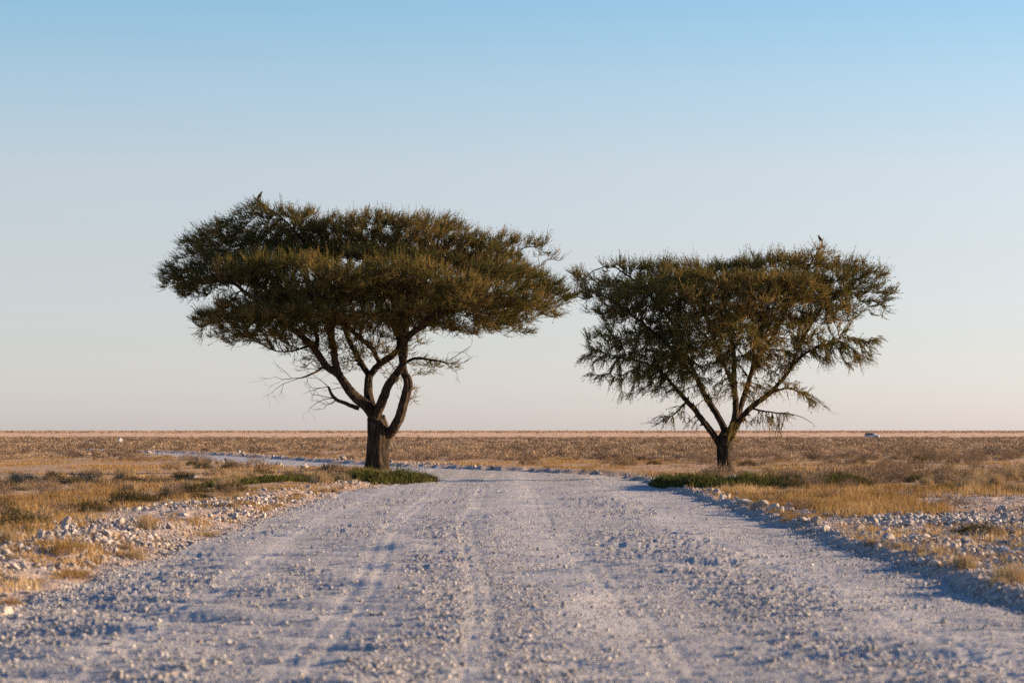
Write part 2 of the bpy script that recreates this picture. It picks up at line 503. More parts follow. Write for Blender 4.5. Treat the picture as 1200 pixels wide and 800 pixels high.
def cell_label(label, x, y, big):
    """size word plus where in its own stretch it lies"""
    u = x / y * F + 600
    px_ = 504 + CAM_Z / y * F
    side = ('at the far left' if u < 110 else 'left of the larger tree' if u < 400 else 'behind the larger tree' if u < 520 else 'between the two trees' if u < 770 else
            'under the smaller tree' if u < 930 else 'right of the smaller tree' if u < 1080 else 'at the far right')
    row = 'nearest the camera' if px_ > 625 else 'in the near rows' if px_ > 590 else 'in the middle distance' if px_ > 560 else 'in the rear'
    return ('larger ' if big else 'small ') + label + ' ' + side + ' ' + row

def rock_set(n, d0, d1, sel, smin, smax, label, group):
    c = 0
    while c < n:
        x, y = wedge_points(400, d0, d1, -0.22, 0.22, power=0.0)
        sd = road_sd(x, y); rub = rubble_mask(x, y, sd)
        for i in np.nonzero((rub > 0.5) & (sd < -0.25) & sel(x, y))[0]:
            if c >= n: break
            s = smin + (smax - smin) * random.random() ** 2.2
            rock(float(x[i]), float(y[i]), s, cell_label(label, x[i], y[i], s > smin + .35 * (smax - smin)), group); c += 1

rock_set(120, 20, 60, lambda x, y: x < 0, 0.07, 0.17, 'white rock on left bank', 'white rocks on the left rubble bank')
rock_set(100, 24, 42, lambda x, y: (x > 0), 0.08, 0.19, 'white rock in rubble field', 'white rocks in the right rubble field')
rock_set(18, 40, 72, lambda x, y: (x > 0) & (x < 5.3), 0.14, 0.30, 'white rock on right road edge', 'white rocks on the right road edge')
rock_set(40, 88, 170, lambda x, y: (x < 3), 0.16, 0.36, 'white rock edging the bend', 'white rocks edging the bend')

# ------------------------------------------------------------------ grass and shrubs
def blades(cx, cy, cz, h, wd, lean, tint, segs=1):
    """thin bent blades; returns verts, faces(tri), tint"""
    n = len(cx)
    az = rng.uniform(0, 2 * np.pi, n)
    lean = lean * rng.uniform(.3, 1.5, n)
    dx, dy = np.cos(az) * lean, np.sin(az) * lean
    fa = rng.uniform(0, np.pi, n)
    wx, wy = np.cos(fa) * wd / 2, np.sin(fa) * wd / 2
    b0 = np.stack([cx - wx, cy - wy, cz], -1); b1 = np.stack([cx + wx, cy + wy, cz], -1)
    tip = np.stack([cx + dx * h, cy + dy * h, cz + h], -1)
    if segs == 1:
        v = np.stack([b0, b1, tip], 1); f = np.arange(n * 3).reshape(n, 3)
        return v.reshape(-1, 3), f, np.repeat(tint, 3)
    m = np.stack([cx + dx * h * .35, cy + dy * h * .35, cz + h * .6], -1)
    wv = np.stack([wx, wy, 0 * wx], -1) * .8
    v = np.stack([b0, b1, m - wv, m + wv, tip], 1)
    o = (np.arange(n) * 5)[:, None]
    f = np.concatenate([o + [0, 1, 3], o + [0, 3, 2], o + [2, 3, 4]], 0)
    return v.reshape(-1, 3), f, np.repeat(tint, 5)

def tufts(x, y, z, h, rad, nb, wd, lean, tint, segs=1):
    """nb blades per tuft"""
    n = len(x); k = nb
    X_ = np.repeat(x, k) + rng.normal(0, 1, n * k) * np.repeat(rad, k) * .5
    Y_ = np.repeat(y, k) + rng.normal(0, 1, n * k) * np.repeat(rad, k) * .5
    H_ = np.repeat(h, k) * rng.uniform(.45, 1.1, n * k)
    T_ = np.clip(np.repeat(tint, k) + rng.normal(0, .13, n * k), 0, 1)
    return blades(X_, Y_, np.repeat(z, k) - .02, H_, np.repeat(wd, k) * rng.uniform(.6, 1.3, n * k), rng.uniform(0, lean, n * k), T_, segs)

def dome_twigs(x, y, z, rx, h, nb, ln, wd, tint, up=0.45):
    """shrubs: short twigs/leaves filling a low dome, pointing outwards"""
    n = len(x); k = nb
    a = rng.uniform(0, 2 * np.pi, n * k); e = np.arcsin(rng.uniform(0, 1, n * k)); rr = rng.uniform(.35, 1, n * k) ** .6
    lump = 1 + .28 * np.sin(a * 3 + np.repeat(rng.uniform(0, 6, n), k)) * np.cos(e) + .15 * np.sin(a * 7 + e * 5 + np.repeat(rng.uniform(0, 6, n), k))
    d = np.stack([np.cos(a) * np.cos(e), np.sin(a) * np.cos(e), np.sin(e)], -1)
    RX = np.repeat(rx, k); H_ = np.repeat(h, k)
    p = d * (rr * lump)[:, None] * np.stack([RX, RX, H_], -1)
    p += np.stack([np.repeat(x, k), np.repeat(y, k), np.repeat(z, k)], -1)
    dd = d + rng.normal(0, .45, (n * k, 3)); dd[:, 2] = np.abs(dd[:, 2]) * .7 + up
    dd /= np.linalg.norm(dd, axis=1)[:, None]
    L = np.repeat(ln, k) * rng.uniform(.5, 1.3, n * k); W = np.repeat(wd, k) * rng.uniform(.6, 1.3, n * k)
    s = np.cross(dd, rng.normal(size=(n * k, 3))); s /= np.linalg.norm(s, axis=1)[:, None]
    v = np.stack([p - s * W[:, None] / 2, p + s * W[:, None] / 2, p + dd * L[:, None]], 1)
    T_ = np.clip(np.repeat(tint, k) + rng.normal(0, .16, n * k), 0, 1)
    return v.reshape(-1, 3), np.arange(n * k * 3).reshape(-1, 3), np.repeat(T_, 3)

def join(parts):
    vs, fs, ts, o = [], [], [], 0
    for v, f, t in parts:
        vs.append(v); fs.append(f + o); ts.append(t); o += len(v)
    return np.concatenate(vs), np.concatenate(fs), np.concatenate(ts)

def stuff(name, parts, mat, label, cat):
    v, f, t = join(parts)
    return link(name, mesh_from(name, v, f, 3, False, {'tint': t}), mat, kind='stuff', label=label, category=cat)

# grass of the plain
def grass_field(n, d0, d1, power, nb, h0, h1, wd, seed_dens=0.4):
    x, y = wedge_points(n, d0, d1, -0.24, 0.24, power)
    sd = road_sd(x, y); rub = rubble_mask(x, y, sd)
    dens = sstep(0.36, 0.58, fbm(x * 0.5, y * 0.16, 101, 4)) * 0.85 + 0.15
    keep = (sd < -0.35) & (rng.uniform(0, 1, len(x)) < dens * (1 - 0.93 * rub))
    # the strip between the road and the grass is barer on the near left
    keep &= ~((x < 0) & (y < 46) & (fbm(x * .5, y * .3, 107, 2) < 0.4))
    x, y = x[keep], y[keep]
    z = height(x, y)
    big = fbm(x * 0.12, y * 0.05, 105, 3)
    h = (h0 + (h1 - h0) * sstep(.3, .7, fbm(x * 0.5, y * 0.25, 103, 3))) * rng.uniform(.7, 1.2, len(x))
    tint = np.clip(0.15 + 1.0 * (big - .15) + 0.5 * (fbm(x * .9, y * .4, 109, 2) - .5), 0, 1)
    return tufts(x, y, z, h, h * .7, nb, np.full(len(x), wd), .6, tint)
parts = [grass_field(30000, 27, 62, .5, 13, .03, .10, .011),
         grass_field(36000, 55, 130, .7, 9, .05, .15, .022),
         grass_field(26000, 125, 300, .7, 6, .06, .15, .05)]
stuff('plain_grass', parts, M_grass, 'short dry golden grass covering the plain on both sides', 'grass')

# golden grass bank right of the road
def bank(px0, px1, py0, py1, n, h0, h1, tl, th):
    px = rng.uniform(px0, px1, n); py = rng.uniform(py0, py1, n)
    D = F * CAM_Z / (py - 504); x = (px - 600) / F * D
    keep = (road_sd(x, D) < -.3) & (fbm(x * 1.2, D * .5, 113, 2) > .33)
    x, D = x[keep], D[keep]
    h = rng.uniform(h0, h1, len(x)) * (0.25 + 1.35 * fbm(x * 1.3, D * .5, 117, 3)) * rng.uniform(.6, 1.35, len(x))
    return tufts(x, D, height(x, D), h, h * .9, 22, np.full(len(x), .010), .9, np.clip(tl + (th - tl) * (-.4 + 1.8 * fbm(x * 1.1, D * .4, 119, 3)) + rng.normal(0, .12, len(x)), 0, 1), 2)
stuff('bank_grass', [bank(880, 1072, 588, 613, 700, .10, .22, .1, .75), bank(900, 1200, 577, 588, 500, .10, .22, .1, .7),
                     bank(1068, 1110, 598, 612, 60, .12, .22, .0, .5),
                     bank(830, 960, 577, 592, 300, .10, .18, .3, .95), bank(0, 330, 585, 603, 420, .07, .16, .1, .7),
                     bank(0, 330, 612, 705, 2300, .04, .13, .3, 1.1), bank(300, 440, 568, 600, 600, .05, .12, .4, 1.0), bank(980, 1200, 622, 704, 800, .05, .17, .3, 1.1), bank(0, 110, 612, 640, 160, .12, .24, .2, .8)],
      M_grass, 'taller golden grass on the low bank between the rubble and the right tree', 'grass')

# scrub of the far plain, one mass
def scrub(n, d0, d1, power, nb, r0, r1, h0, h1, ln, wd, dark=0.0):
    x, y = wedge_points(n, d0, d1, -0.24, 0.24, power)
    sd = road_sd(x, y)
    keep = (sd < -1.0) & (rng.uniform(0, 1, len(x)) < .12 + sstep(.36, .6, fbm(x * .07, y * .018, 121, 4)))
    x, y = x[keep], y[keep]; n = len(x)
    s = rng.uniform(0, 1, n) ** 1.5
    return dome_twigs(x, y, height(x, y), r0 + (r1 - r0) * s, h0 + (h1 - h0) * s, nb,
                      np.full(n, ln), np.full(n, wd), np.clip(rng.normal(.50, .42, n) - dark, 0, 1), .3)
parts = [scrub(900, 112, 180, .8, 170, .25, .8, .14, .42, .12, .030),
         scrub(2500, 170, 280, .9, 60, .35, 1.1, .18, .48, .18, .06),
         scrub(4200, 270, 480, .9, 44, .5, 1.5, .22, .5, .26, .10),
         scrub(9000, 470, 790, .9, 16, .5, 1.4, .22, .5, .36, .18),
         scrub(250, 780, 1200, .9, 14, .5, 1.2, .18, .4, .4, .2)]
stuff('far_scrub', parts, M_shrub, 'grey brown low scrub spreading over the plain to the pale pan', 'scrub')
x, y = wedge_points(3600, 1900, 5200, -.26, .26, .3)
parts = [dome_twigs(x, y, x * 0 - 1.05, rng.uniform(2, 7, len(x)), rng.uniform(.9, 2.4, len(x)), 12, np.full(len(x), 1.0), np.full(len(x), .9), rng.uniform(.4, .9, len(x)))]
x, y = wedge_points(120, 1200, 1900, -.25, .25, .5)
parts.append(dome_twigs(x, y, x * 0 - 1.0, rng.uniform(.5, 1.1, len(x)), rng.uniform(.3, .7, len(x)), 16, np.full(len(x), .3), np.full(len(x), .2), rng.uniform(.3, .7, len(x))))
stuff('horizon_scrub', parts, M_shrub, 'thin dark line of bushes along the horizon behind the pale pan', 'scrub')

# individual shrubs: shared meshes
def shrub_meshes(kind, k):
    outm = []
    for i in range(k):
        z1 = np.zeros(1)
        if kind == 'grey':
            p = [dome_twigs(z1, z1, z1, np.array([.5]), np.array([.36]), 900, np.array([.10]), np.array([.014]), np.array([.42]), .35)]
            m = M_shrub
        elif kind == 'gold':
            p = [tufts(z1, z1, z1, np.array([.42]), np.array([.34]), 420, np.array([.012]), 1.1, np.array([.62]), 2),
                 dome_twigs(z1, z1, z1, np.array([.45]), np.array([.22]), 260, np.array([.10]), np.array([.012]), np.array([.5]), .3)]
            m = M_tuft
        else:
            p = [dome_twigs(z1, z1, z1, np.array([.55]), np.array([.30]), 1200, np.array([.10]), np.array([.016]), np.array([.35]), .5)]
            m = M_grass if kind == 'brown' else M_olive
        v, f, t = join(p)
        me = mesh_from(kind + '_shrub', v, f, 3, False, {'tint': t}); me.materials.append(m); outm.append(me)
    return outm
M_olive = leaf_material('olive_bush_leaves', [(0, (0.045, 0.038, 0.020)), (0.6, (0.125, 0.100, 0.045)), (1.0, (0.26, 0.20, 0.09))], 0.2)
SH = {k: shrub_meshes(k, 4) for k in ('grey', 'gold', 'brown', 'olive')}

def shrub(kind, x, y, wd, ht, label, group=None, cat=None, name=None):
    me = random.choice(SH[kind])
    o = link(name or {'grey': 'dry_shrub', 'gold': 'grass_tuft', 'brown': 'low_bush', 'olive': 'low_bush'}[kind], me,
             category=cat or {'grey': 'shrub', 'gold': 'grass tuft', 'brown': 'bush', 'olive': 'bush'}[kind], label=label)
    o.location = (x, y, float(height(np.array([x]), np.array([y]))[0]) - .02)
    o.scale = (wd, wd * random.uniform(.8, 1.1), ht / .4)
    o.rotation_euler = (0, 0, random.uniform(0, 6.28))
    if group: o['group'] = group
    return o

for kind, px, py, wpx, hpx, lab in (
        ('olive', 26, 629, 62, 26, 'dark rounded bush at the left picture edge behind the rubble bank'),
        ('gold', 52, 625, 44, 22, 'golden tuft touching the right side of the dark bush at left'),
        ('gold', 8, 652, 28, 24, 'pale golden tuft cut by the left picture edge on the rubble'),
        ('brown', 85, 679, 46, 14, 'olive green low bush at the foot of the left rubble bank'),
        ('brown', 12, 706, 32, 14, 'olive bush in the lower left corner of the verge'),
        ('gold', 172, 627, 34, 20, 'golden tuft growing out of the left rubble bank crest'),
        ('gold', 245, 627, 40, 9, 'flat straw coloured tuft at the road side of the left bank'),
        ('gold', 40, 612, 40, 12, 'low straw tuft just behind the dark left bush'),
        ('grey', 400, 557, 26, 10, 'round grey shrub at the left end of the green clump under the left tree'),
        ('gold', 400, 568, 30, 11, 'yellow tuft in front of the green clump left of the left trunk'),
        ('olive', 1145, 638, 64, 21, 'dark olive bush alone in the middle of the right rubble field'),
        ('gold', 1168, 638, 32, 15, 'straw tuft on the right flank of the dark olive bush'),
        ('grey', 1118, 599, 40, 12, 'grey brushwood heap on the bare gravel patch at right'),
        ('grey', 1195, 609, 36, 10, 'dark low shrub cut by the right picture edge on bare gravel'),
        ('gold', 1100, 664, 46, 22, 'large straw tuft above the right road edge'),
        ('gold', 1186, 694, 52, 26, 'dark based straw tuft at the lower right corner of the verge'),
        ('gold', 1130, 677, 44, 18, 'straw tuft between the two largest ones on the right road edge'),
        ('gold', 1056, 652, 32, 14, 'small straw tuft low on the right road edge slope'),
        ('gold', 1022, 645, 26, 11, 'smallest straw tuft at the upper end of the right road edge row'),
        ('grey', 903, 596, 42, 14, 'grey shrub in the golden bank nearest the right road edge'),
        ('grey', 940, 604, 34, 18, 'dark grey shrub in front of the golden bank'),
        ('grey', 975, 590, 34, 14, 'grey shrub at the back of the golden bank'),
        ('gold', 930, 585, 44, 12, 'pale feathery tuft behind the golden bank'),
        ('gold', 960, 571, 30, 16, 'tall yellow tuft at the right end of the green strip')):
    X_, Y_ = px_ground(px, py)
    s_ = Y_ / F
    shrub(kind, X_, Y_, wpx * s_, hpx * s_ * 1.0, lab)

def shrub_set(n, sel, d0, d1, kinds, w0, w1, label, group, on_rubble=False):
    c = 0; tries = 0
    while c < n and tries < 200:
        tries += 1
        x, y = wedge_points(200, d0, d1, -0.22, 0.22, .4)
        sd = road_sd(x, y); rub = rubble_mask(x, y, sd)
        dn = fbm(x * .12, y * .06, 131, 2)
        for i in np.nonzero(((rub > .5) & (sd < -.2) if on_rubble else (rub < .3) & (sd < -1.2)) & sel(x, y) & (dn > .42))[0]:
            if c >= n: break
            wd = random.uniform(w0, w1)
            shrub(random.choice(kinds), float(x[i]), float(y[i]), wd, wd * random.uniform(.32, .55), cell_label(label, x[i], y[i], wd > (w0 + w1) / 2), group)
            c += 1
shrub_set(30, lambda x, y: x < -3, 40, 70, ['grey'], .3, .75, 'grey shrub on near grass', 'grey shrubs on the near left plain')
shrub_set(44, lambda x, y: x < -5, 70, 150, ['grey'], .4, 1.0, 'grey shrub before side road', 'grey shrubs on the farther left plain')
shrub_set(60, lambda x, y: x > 4.5, 56, 100, ['grey'], .45, 1.1, 'grey shrub on right plain', 'grey shrubs around the right tree')
shrub_set(70, lambda x, y: x > -6, 98, 135, ['grey'], .5, 1.2, 'grey shrub beyond the bend', 'grey shrubs beyond the road bend')
shrub_set(24, lambda x, y: x < -4.5, 50, 80, ['gold'], .4, .8, 'straw tuft on left plain', 'straw tufts on the left plain')
shrub_set(26, lambda x, y: x > 4.5, 46, 80, ['gold'], .4, .9, 'straw tuft on right plain', 'straw tufts by the right tree')

shrub_set(26, lambda x, y: x < -4, 42, 110, ['olive'], .3, .9, 'dark olive bush on left plain', 'dark olive bushes on the left plain')
shrub_set(22, lambda x, y: x > 4.5, 48, 110, ['olive'], .3, .9, 'dark olive bush on right plain', 'dark olive bushes on the right plain')
shrub_set(30, lambda x, y: x < -3, 20, 60, ['gold', 'gold', 'brown'], .15, .42, 'tuft among left bank stones', 'tufts among the stones of the left bank', True)
shrub_set(26, lambda x, y: (x > 3) & (y < 40), 22, 40, ['gold', 'gold', 'brown'], .15, .4, 'tuft among right field stones', 'tufts among the stones of the right field', True)

fx = np.concatenate([rng.normal(-4.72, 1.3, 260), rng.normal(6.58, 1.5, 260)]); fy = np.concatenate([rng.normal(84.3, 1.6, 260), rng.normal(74.6, 1.8, 260)])
fk = road_sd(fx, fy) < -.3; fx, fy = fx[fk], fy[fk]
stuff('tree_foot_grass', [tufts(fx, fy, height(fx, fy), rng.uniform(.05, .2, len(fx)), np.full(len(fx), .2), 16, np.full(len(fx), .016), .9, rng.uniform(0, .8, len(fx)))],
      M_grass, 'dry grass and litter around the feet of both trees', 'grass')

# green evergreen clumps under the trees
def green_clump(pts, n, h, label, seed=0):
    """pts: (px, py_base) polyline the strip follows"""
    P = np.array([px_ground(a, b) for a, b in pts])
    t = rng.uniform(0, len(P) - 1.001, n); i = t.astype(int); fr = (t - i)[:, None]
    q = P[i] * (1 - fr) + P[i + 1] * fr
    x = q[:, 0]; y = q[:, 1] + rng.normal(0, .55, n)
    e = np.minimum(t, len(P) - 1 - t)
    hh = h * (0.05 + 1.5 * fbm(x * 3.2, y * 1.2, 141 + seed, 3)) * rng.uniform(.6, 1.2, n) * (0.45 + .55 * sstep(0, .35, e))
    z = height(x, y)
    c = P.mean(0); cz = 0
    v, f, tt = join([tufts(x, y, z, hh, np.full(n, .12), 9, np.full(n, .022), .7, np.clip(rng.normal(.45, .15, n), 0, 1), 1),
                     dome_twigs(x, y, z, np.full(n, .16), hh * .8, 9, np.full(n, .09), np.full(n, .03), np.clip(rng.normal(.5, .2, n), 0, 1), .6)])
    v = v - np.array([c[0], c[1], 0])
    me = mesh_from('green_shrub', v, f, 3, False, {'tint': tt})
    return link('green_shrub', me, M_green, loc=(c[0], c[1], 0), label=label, category='shrub')
green_clump([(408, 566), (440, 567), (470, 566), (508, 564)], 1600, .36, 'bright green low shrub around the foot of the left tree')
green_clump([(236, 572), (290, 571), (345, 569), (405, 567)], 1100, .20, 'dull green ground shrub trailing left from the left tree clump', 1)
green_clump([(768, 570), (800, 573), (850, 574), (905, 573), (948, 573)], 2300, .34, 'long dark green low shrub across the foot of the right tree', 2)
green_clump([(952, 573), (980, 573), (1012, 572)], 600, .28, 'short green shrub right of the yellow tuft beyond the right tree', 3)

# ------------------------------------------------------------------ acacia trees
def grow_tree(D0, limbs, pads, seed, step=0.18, kill=0.2, infl=3.2, dens=1.0, thin=1.0):
    r = np.random.default_rng(seed)
    pos, par, rad, hand = [], [], [], []
    ends = {}
    s = D0 / F
    for name, parent, pts in limbs:
        # pts: (px, py, depth offset m, radius px)
        P = []
        for a, b, d, q in pts:
            w_ = at(a, b, D0 + d); P.append((*w_, q * s * (thin if parent else 1)))
        P = np.array(P)
        if parent is None: prev = -1
        else:
            # attach to the closest node of the parent limb
            cand = ends[parent]; cp = np.array([pos[i] for i in cand])
            prev = cand[int(np.argmin(((cp - P[0, :3]) ** 2).sum(1)))]
            P = np.vstack([[*pos[prev], P[0, 3]], P]) if ((np.array(pos[prev]) - P[0, :3]) ** 2).sum() > (.6 * step) ** 2 else np.vstack([[*pos[prev], P[0, 3]], P[1:]])
        # Catmull-Rom resample
        ids = []
        seg = np.linalg.norm(np.diff(P[:, :3], axis=0), axis=1)
        first = True
        for k in range(len(P) - 1):
            p0 = P[max(k - 1, 0)]; p1 = P[k]; p2 = P[k + 1]; p3 = P[min(k + 2, len(P) - 1)]
            m = max(2, int(math.ceil(seg[k] / (step * .6))))
            for j in range(0 if (first and parent is None) else 1, m + 1):
                if j == 0 and k > 0: continue
                t = j / m
                v = .5 * ((2 * p1) + (-p0 + p2) * t + (2 * p0 - 5 * p1 + 4 * p2 - p3) * t * t + (-p0 + 3 * p1 - 3 * p2 + p3) * t ** 3)
                jit = r.normal(0, .006, 3) if parent is not None else np.zeros(3)
                pos.append(tuple(v[:3] + jit)); par.append(prev); rad.append(max(v[3], .01)); hand.append(True)
                prev = len(pos) - 1; ids.append(prev)
            first = False
        ends[name] = ids
    # attractors
    A, Apad = [], []
    for pi, pd in enumerate(pads):
        cx, cy, rx, ry, d, rd = pd[:6]; leafy = pd[6] if len(pd) > 6 else 1.0
        vol = (rx * s) * (ry * s) * rd * 4.19
        n = int(max(14, vol * 22 * dens * (pd[7] if len(pd) > 7 else 1)))
        q = r.normal(size=(n, 3)); q /= np.linalg.norm(q, axis=1)[:, None]; q *= (r.uniform(0, 1, n) ** .42)[:, None]
        c = at(cx, cy, D0 + d)
        pts = c + q * np.array([rx * s, rd, ry * s])
        pts[:, 2] += .18 * (noise(pts[:, 0] * 1.3, pts[:, 1] * 1.3, seed + pi) - .5)
        A.append(pts); Apad += [pi] * n
    A = np.concatenate(A); Apad = np.array(Apad)
    pos = [np.array(p) for p in pos]
    grow_ok = [hand[i] and rad[i] < 0.19 for i in range(len(pos))]
    PA = np.array(pos); ok = np.nonzero(grow_ok)[0]
    dd = ((A[:, None, :] - PA[None, ok, :]) ** 2).sum(-1)
    near = ok[dd.argmin(1)]; nd = np.sqrt(dd.min(1))
    alive = np.ones(len(A), bool)
    pad_of = [-1] * len(pos); nchild = [0] * len(pos)
    for it in range(120):
        act = np.nonzero(alive & (nd < infl))[0]
        if len(act) == 0: break
        PA = np.array(pos)
        vec = A[act] - PA[near[act]]; vec /= np.linalg.norm(vec, axis=1)[:, None] + 1e-9
        u, inv = np.unique(near[act], return_inverse=True)
        sm = np.zeros((len(u), 3)); np.add.at(sm, inv, vec)
        sm /= np.linalg.norm(sm, axis=1)[:, None] + 1e-9
        sm += r.normal(0, .22, sm.shape)
        # carry on in the direction of the branch
        pr = np.array([pos[k] - pos[par[k]] if par[k] >= 0 else np.array([0, 0, .1]) for k in u]); pr /= np.linalg.norm(pr, axis=1)[:, None] + 1e-9
        sm += pr * .35
        sm /= np.linalg.norm(sm, axis=1)[:, None] + 1e-9
        newp = PA[u] + sm * step
        firstpad = np.full(len(u), -1); firstpad[inv] = Apad[act]
        base = len(pos)
        ids = []
        for k in range(len(u)):
            if nchild[u[k]] >= 3 + (3 if u[k] < len(hand) and False else 0): continue
            nchild[u[k]] += 1
            pos.append(newp[k]); par.append(int(u[k])); rad.append(0); hand.append(False); pad_of.append(int(firstpad[k])); nchild.append(0)
            ids.append(len(pos) - 1)
        # nodes that are full no longer attract
        full = np.nonzero(np.array([nchild[k] for k in u]) >= 3)[0]
        if len(ids) == 0:
            # drop what cannot be reached
            alive[act] = False; continue
        NP = np.array([pos[i] for i in ids])
        al = np.nonzero(alive)[0]
        d2 = np.sqrt(((A[al][:, None, :] - NP[None]) ** 2).sum(-1))
        j = d2.argmin(1); dm = d2[np.arange(len(al)), j]
        better = dm < nd[al]
        near[al[better]] = np.array(ids)[j[better]]; nd[al[better]] = dm[better]
        alive[nd < kill] = False
        # an attractor that makes no progress dies
        stuck = (~better) & np.isin(near[al], u[full])
        alive[al[stuck & (r.uniform(0, 1, len(al)) < .5)]] = False
    pos = np.array(pos); par = np.array(par); hand = np.array(hand); rad = np.array(rad)
    pad_of = np.array(pad_of)
    # pipe model
    n = len(pos); acc = np.zeros(n); e = 2.25; tip = .0065
    rr = np.zeros(n)
    for i in range(n - 1, -1, -1):
        v = max(acc[i], tip ** e); rr[i] = v ** (1 / e)
        if hand[i]: rr[i] = max(rad[i], 0)
        else:
            if par[i] >= 0: acc[par[i]] += v
    for i in range(n):
        if not hand[i] and par[i] >= 0: rr[i] = min(rr[i], rr[par[i]] * .85 if hand[par[i]] else rr[par[i]])
    return pos, par, rr, hand, pad_of

def tubes(pos, par, rr, sel, sides, flare=1.0, bark=False, seed=0):
    """truncated cones parent->node for the selected nodes"""
    idx = np.nonzero(sel & (par >= 0))[0]
    if len(idx) == 0: return None
    p = par[idx]
    dirn = np.zeros_like(pos); ok = par >= 0
    dirn[ok] = pos[ok] - pos[par[ok]]
    # node direction: mean of incoming and outgoing of the main child
    main = {}
    for i in idx:
        q = par[i]
        if q not in main or rr[i] > rr[main[q]]: main[q] = i
    outd = dirn.copy()
    for q, i in main.items(): outd[q] = outd[q] / (np.linalg.norm(outd[q]) + 1e-9) + dirn[i] / (np.linalg.norm(dirn[i]) + 1e-9)
    outd /= np.linalg.norm(outd, axis=1)[:, None] + 1e-9
    is_main = np.array([main[par[i]] == i for i in idx])
    ed = dirn[idx] / (np.linalg.norm(dirn[idx], axis=1)[:, None] + 1e-9)
    d0 = np.where(is_main[:, None], outd[p], ed); d1 = outd[idx]
    r0 = np.where(is_main, rr[p], np.minimum(rr[p], rr[idx] * 1.25)); r1 = rr[idx]
    def ring(c, d, r_, nid):
        ref = np.array([1., 0.02, 0.05])[None] * np.ones_like(d)
        bad = np.abs((ref * d).sum(1)) > .93
        ref[bad] = np.array([0.05, 0.03, 1.])
        a = ref - (ref * d).sum(1)[:, None] * d; a /= np.linalg.norm(a, axis=1)[:, None]
        b = np.cross(d, a)
        th = np.arange(sides) * 2 * np.pi / sides
        f = np.ones((len(c), sides))
        if bark:
            zz = c[:, 2][:, None]
            f += .10 * np.sin(th[None] * 3 + zz * 1.1 + seed) + .06 * np.sin(th[None] * 5 - zz * 1.9 + seed) + .16 * (noise(th[None] * 3.2 + 0 * zz, zz * 1.6, seed) - .5) \
                + .20 * (noise(th[None] * 5.09 + 0 * zz, zz * .9, seed + 3) - .5)
        rr_ = r_[:, None] * f
        return c[:, None] + rr_[:, :, None] * (np.cos(th)[None, :, None] * a[:, None] + np.sin(th)[None, :, None] * b[:, None])
    A_ = ring(pos[p], d0, r0, p); B_ = ring(pos[idx], d1, r1, idx)
    V = np.concatenate([A_, B_], 1).reshape(-1, 3)
    k = np.arange(sides); k2 = (k + 1) % sides
    f = np.stack([k, k2, k2 + sides, k + sides], -1)
    Fc = (f[None] + (np.arange(len(idx)) * 2 * sides)[:, None, None]).reshape(-1, 4)
    return V, Fc

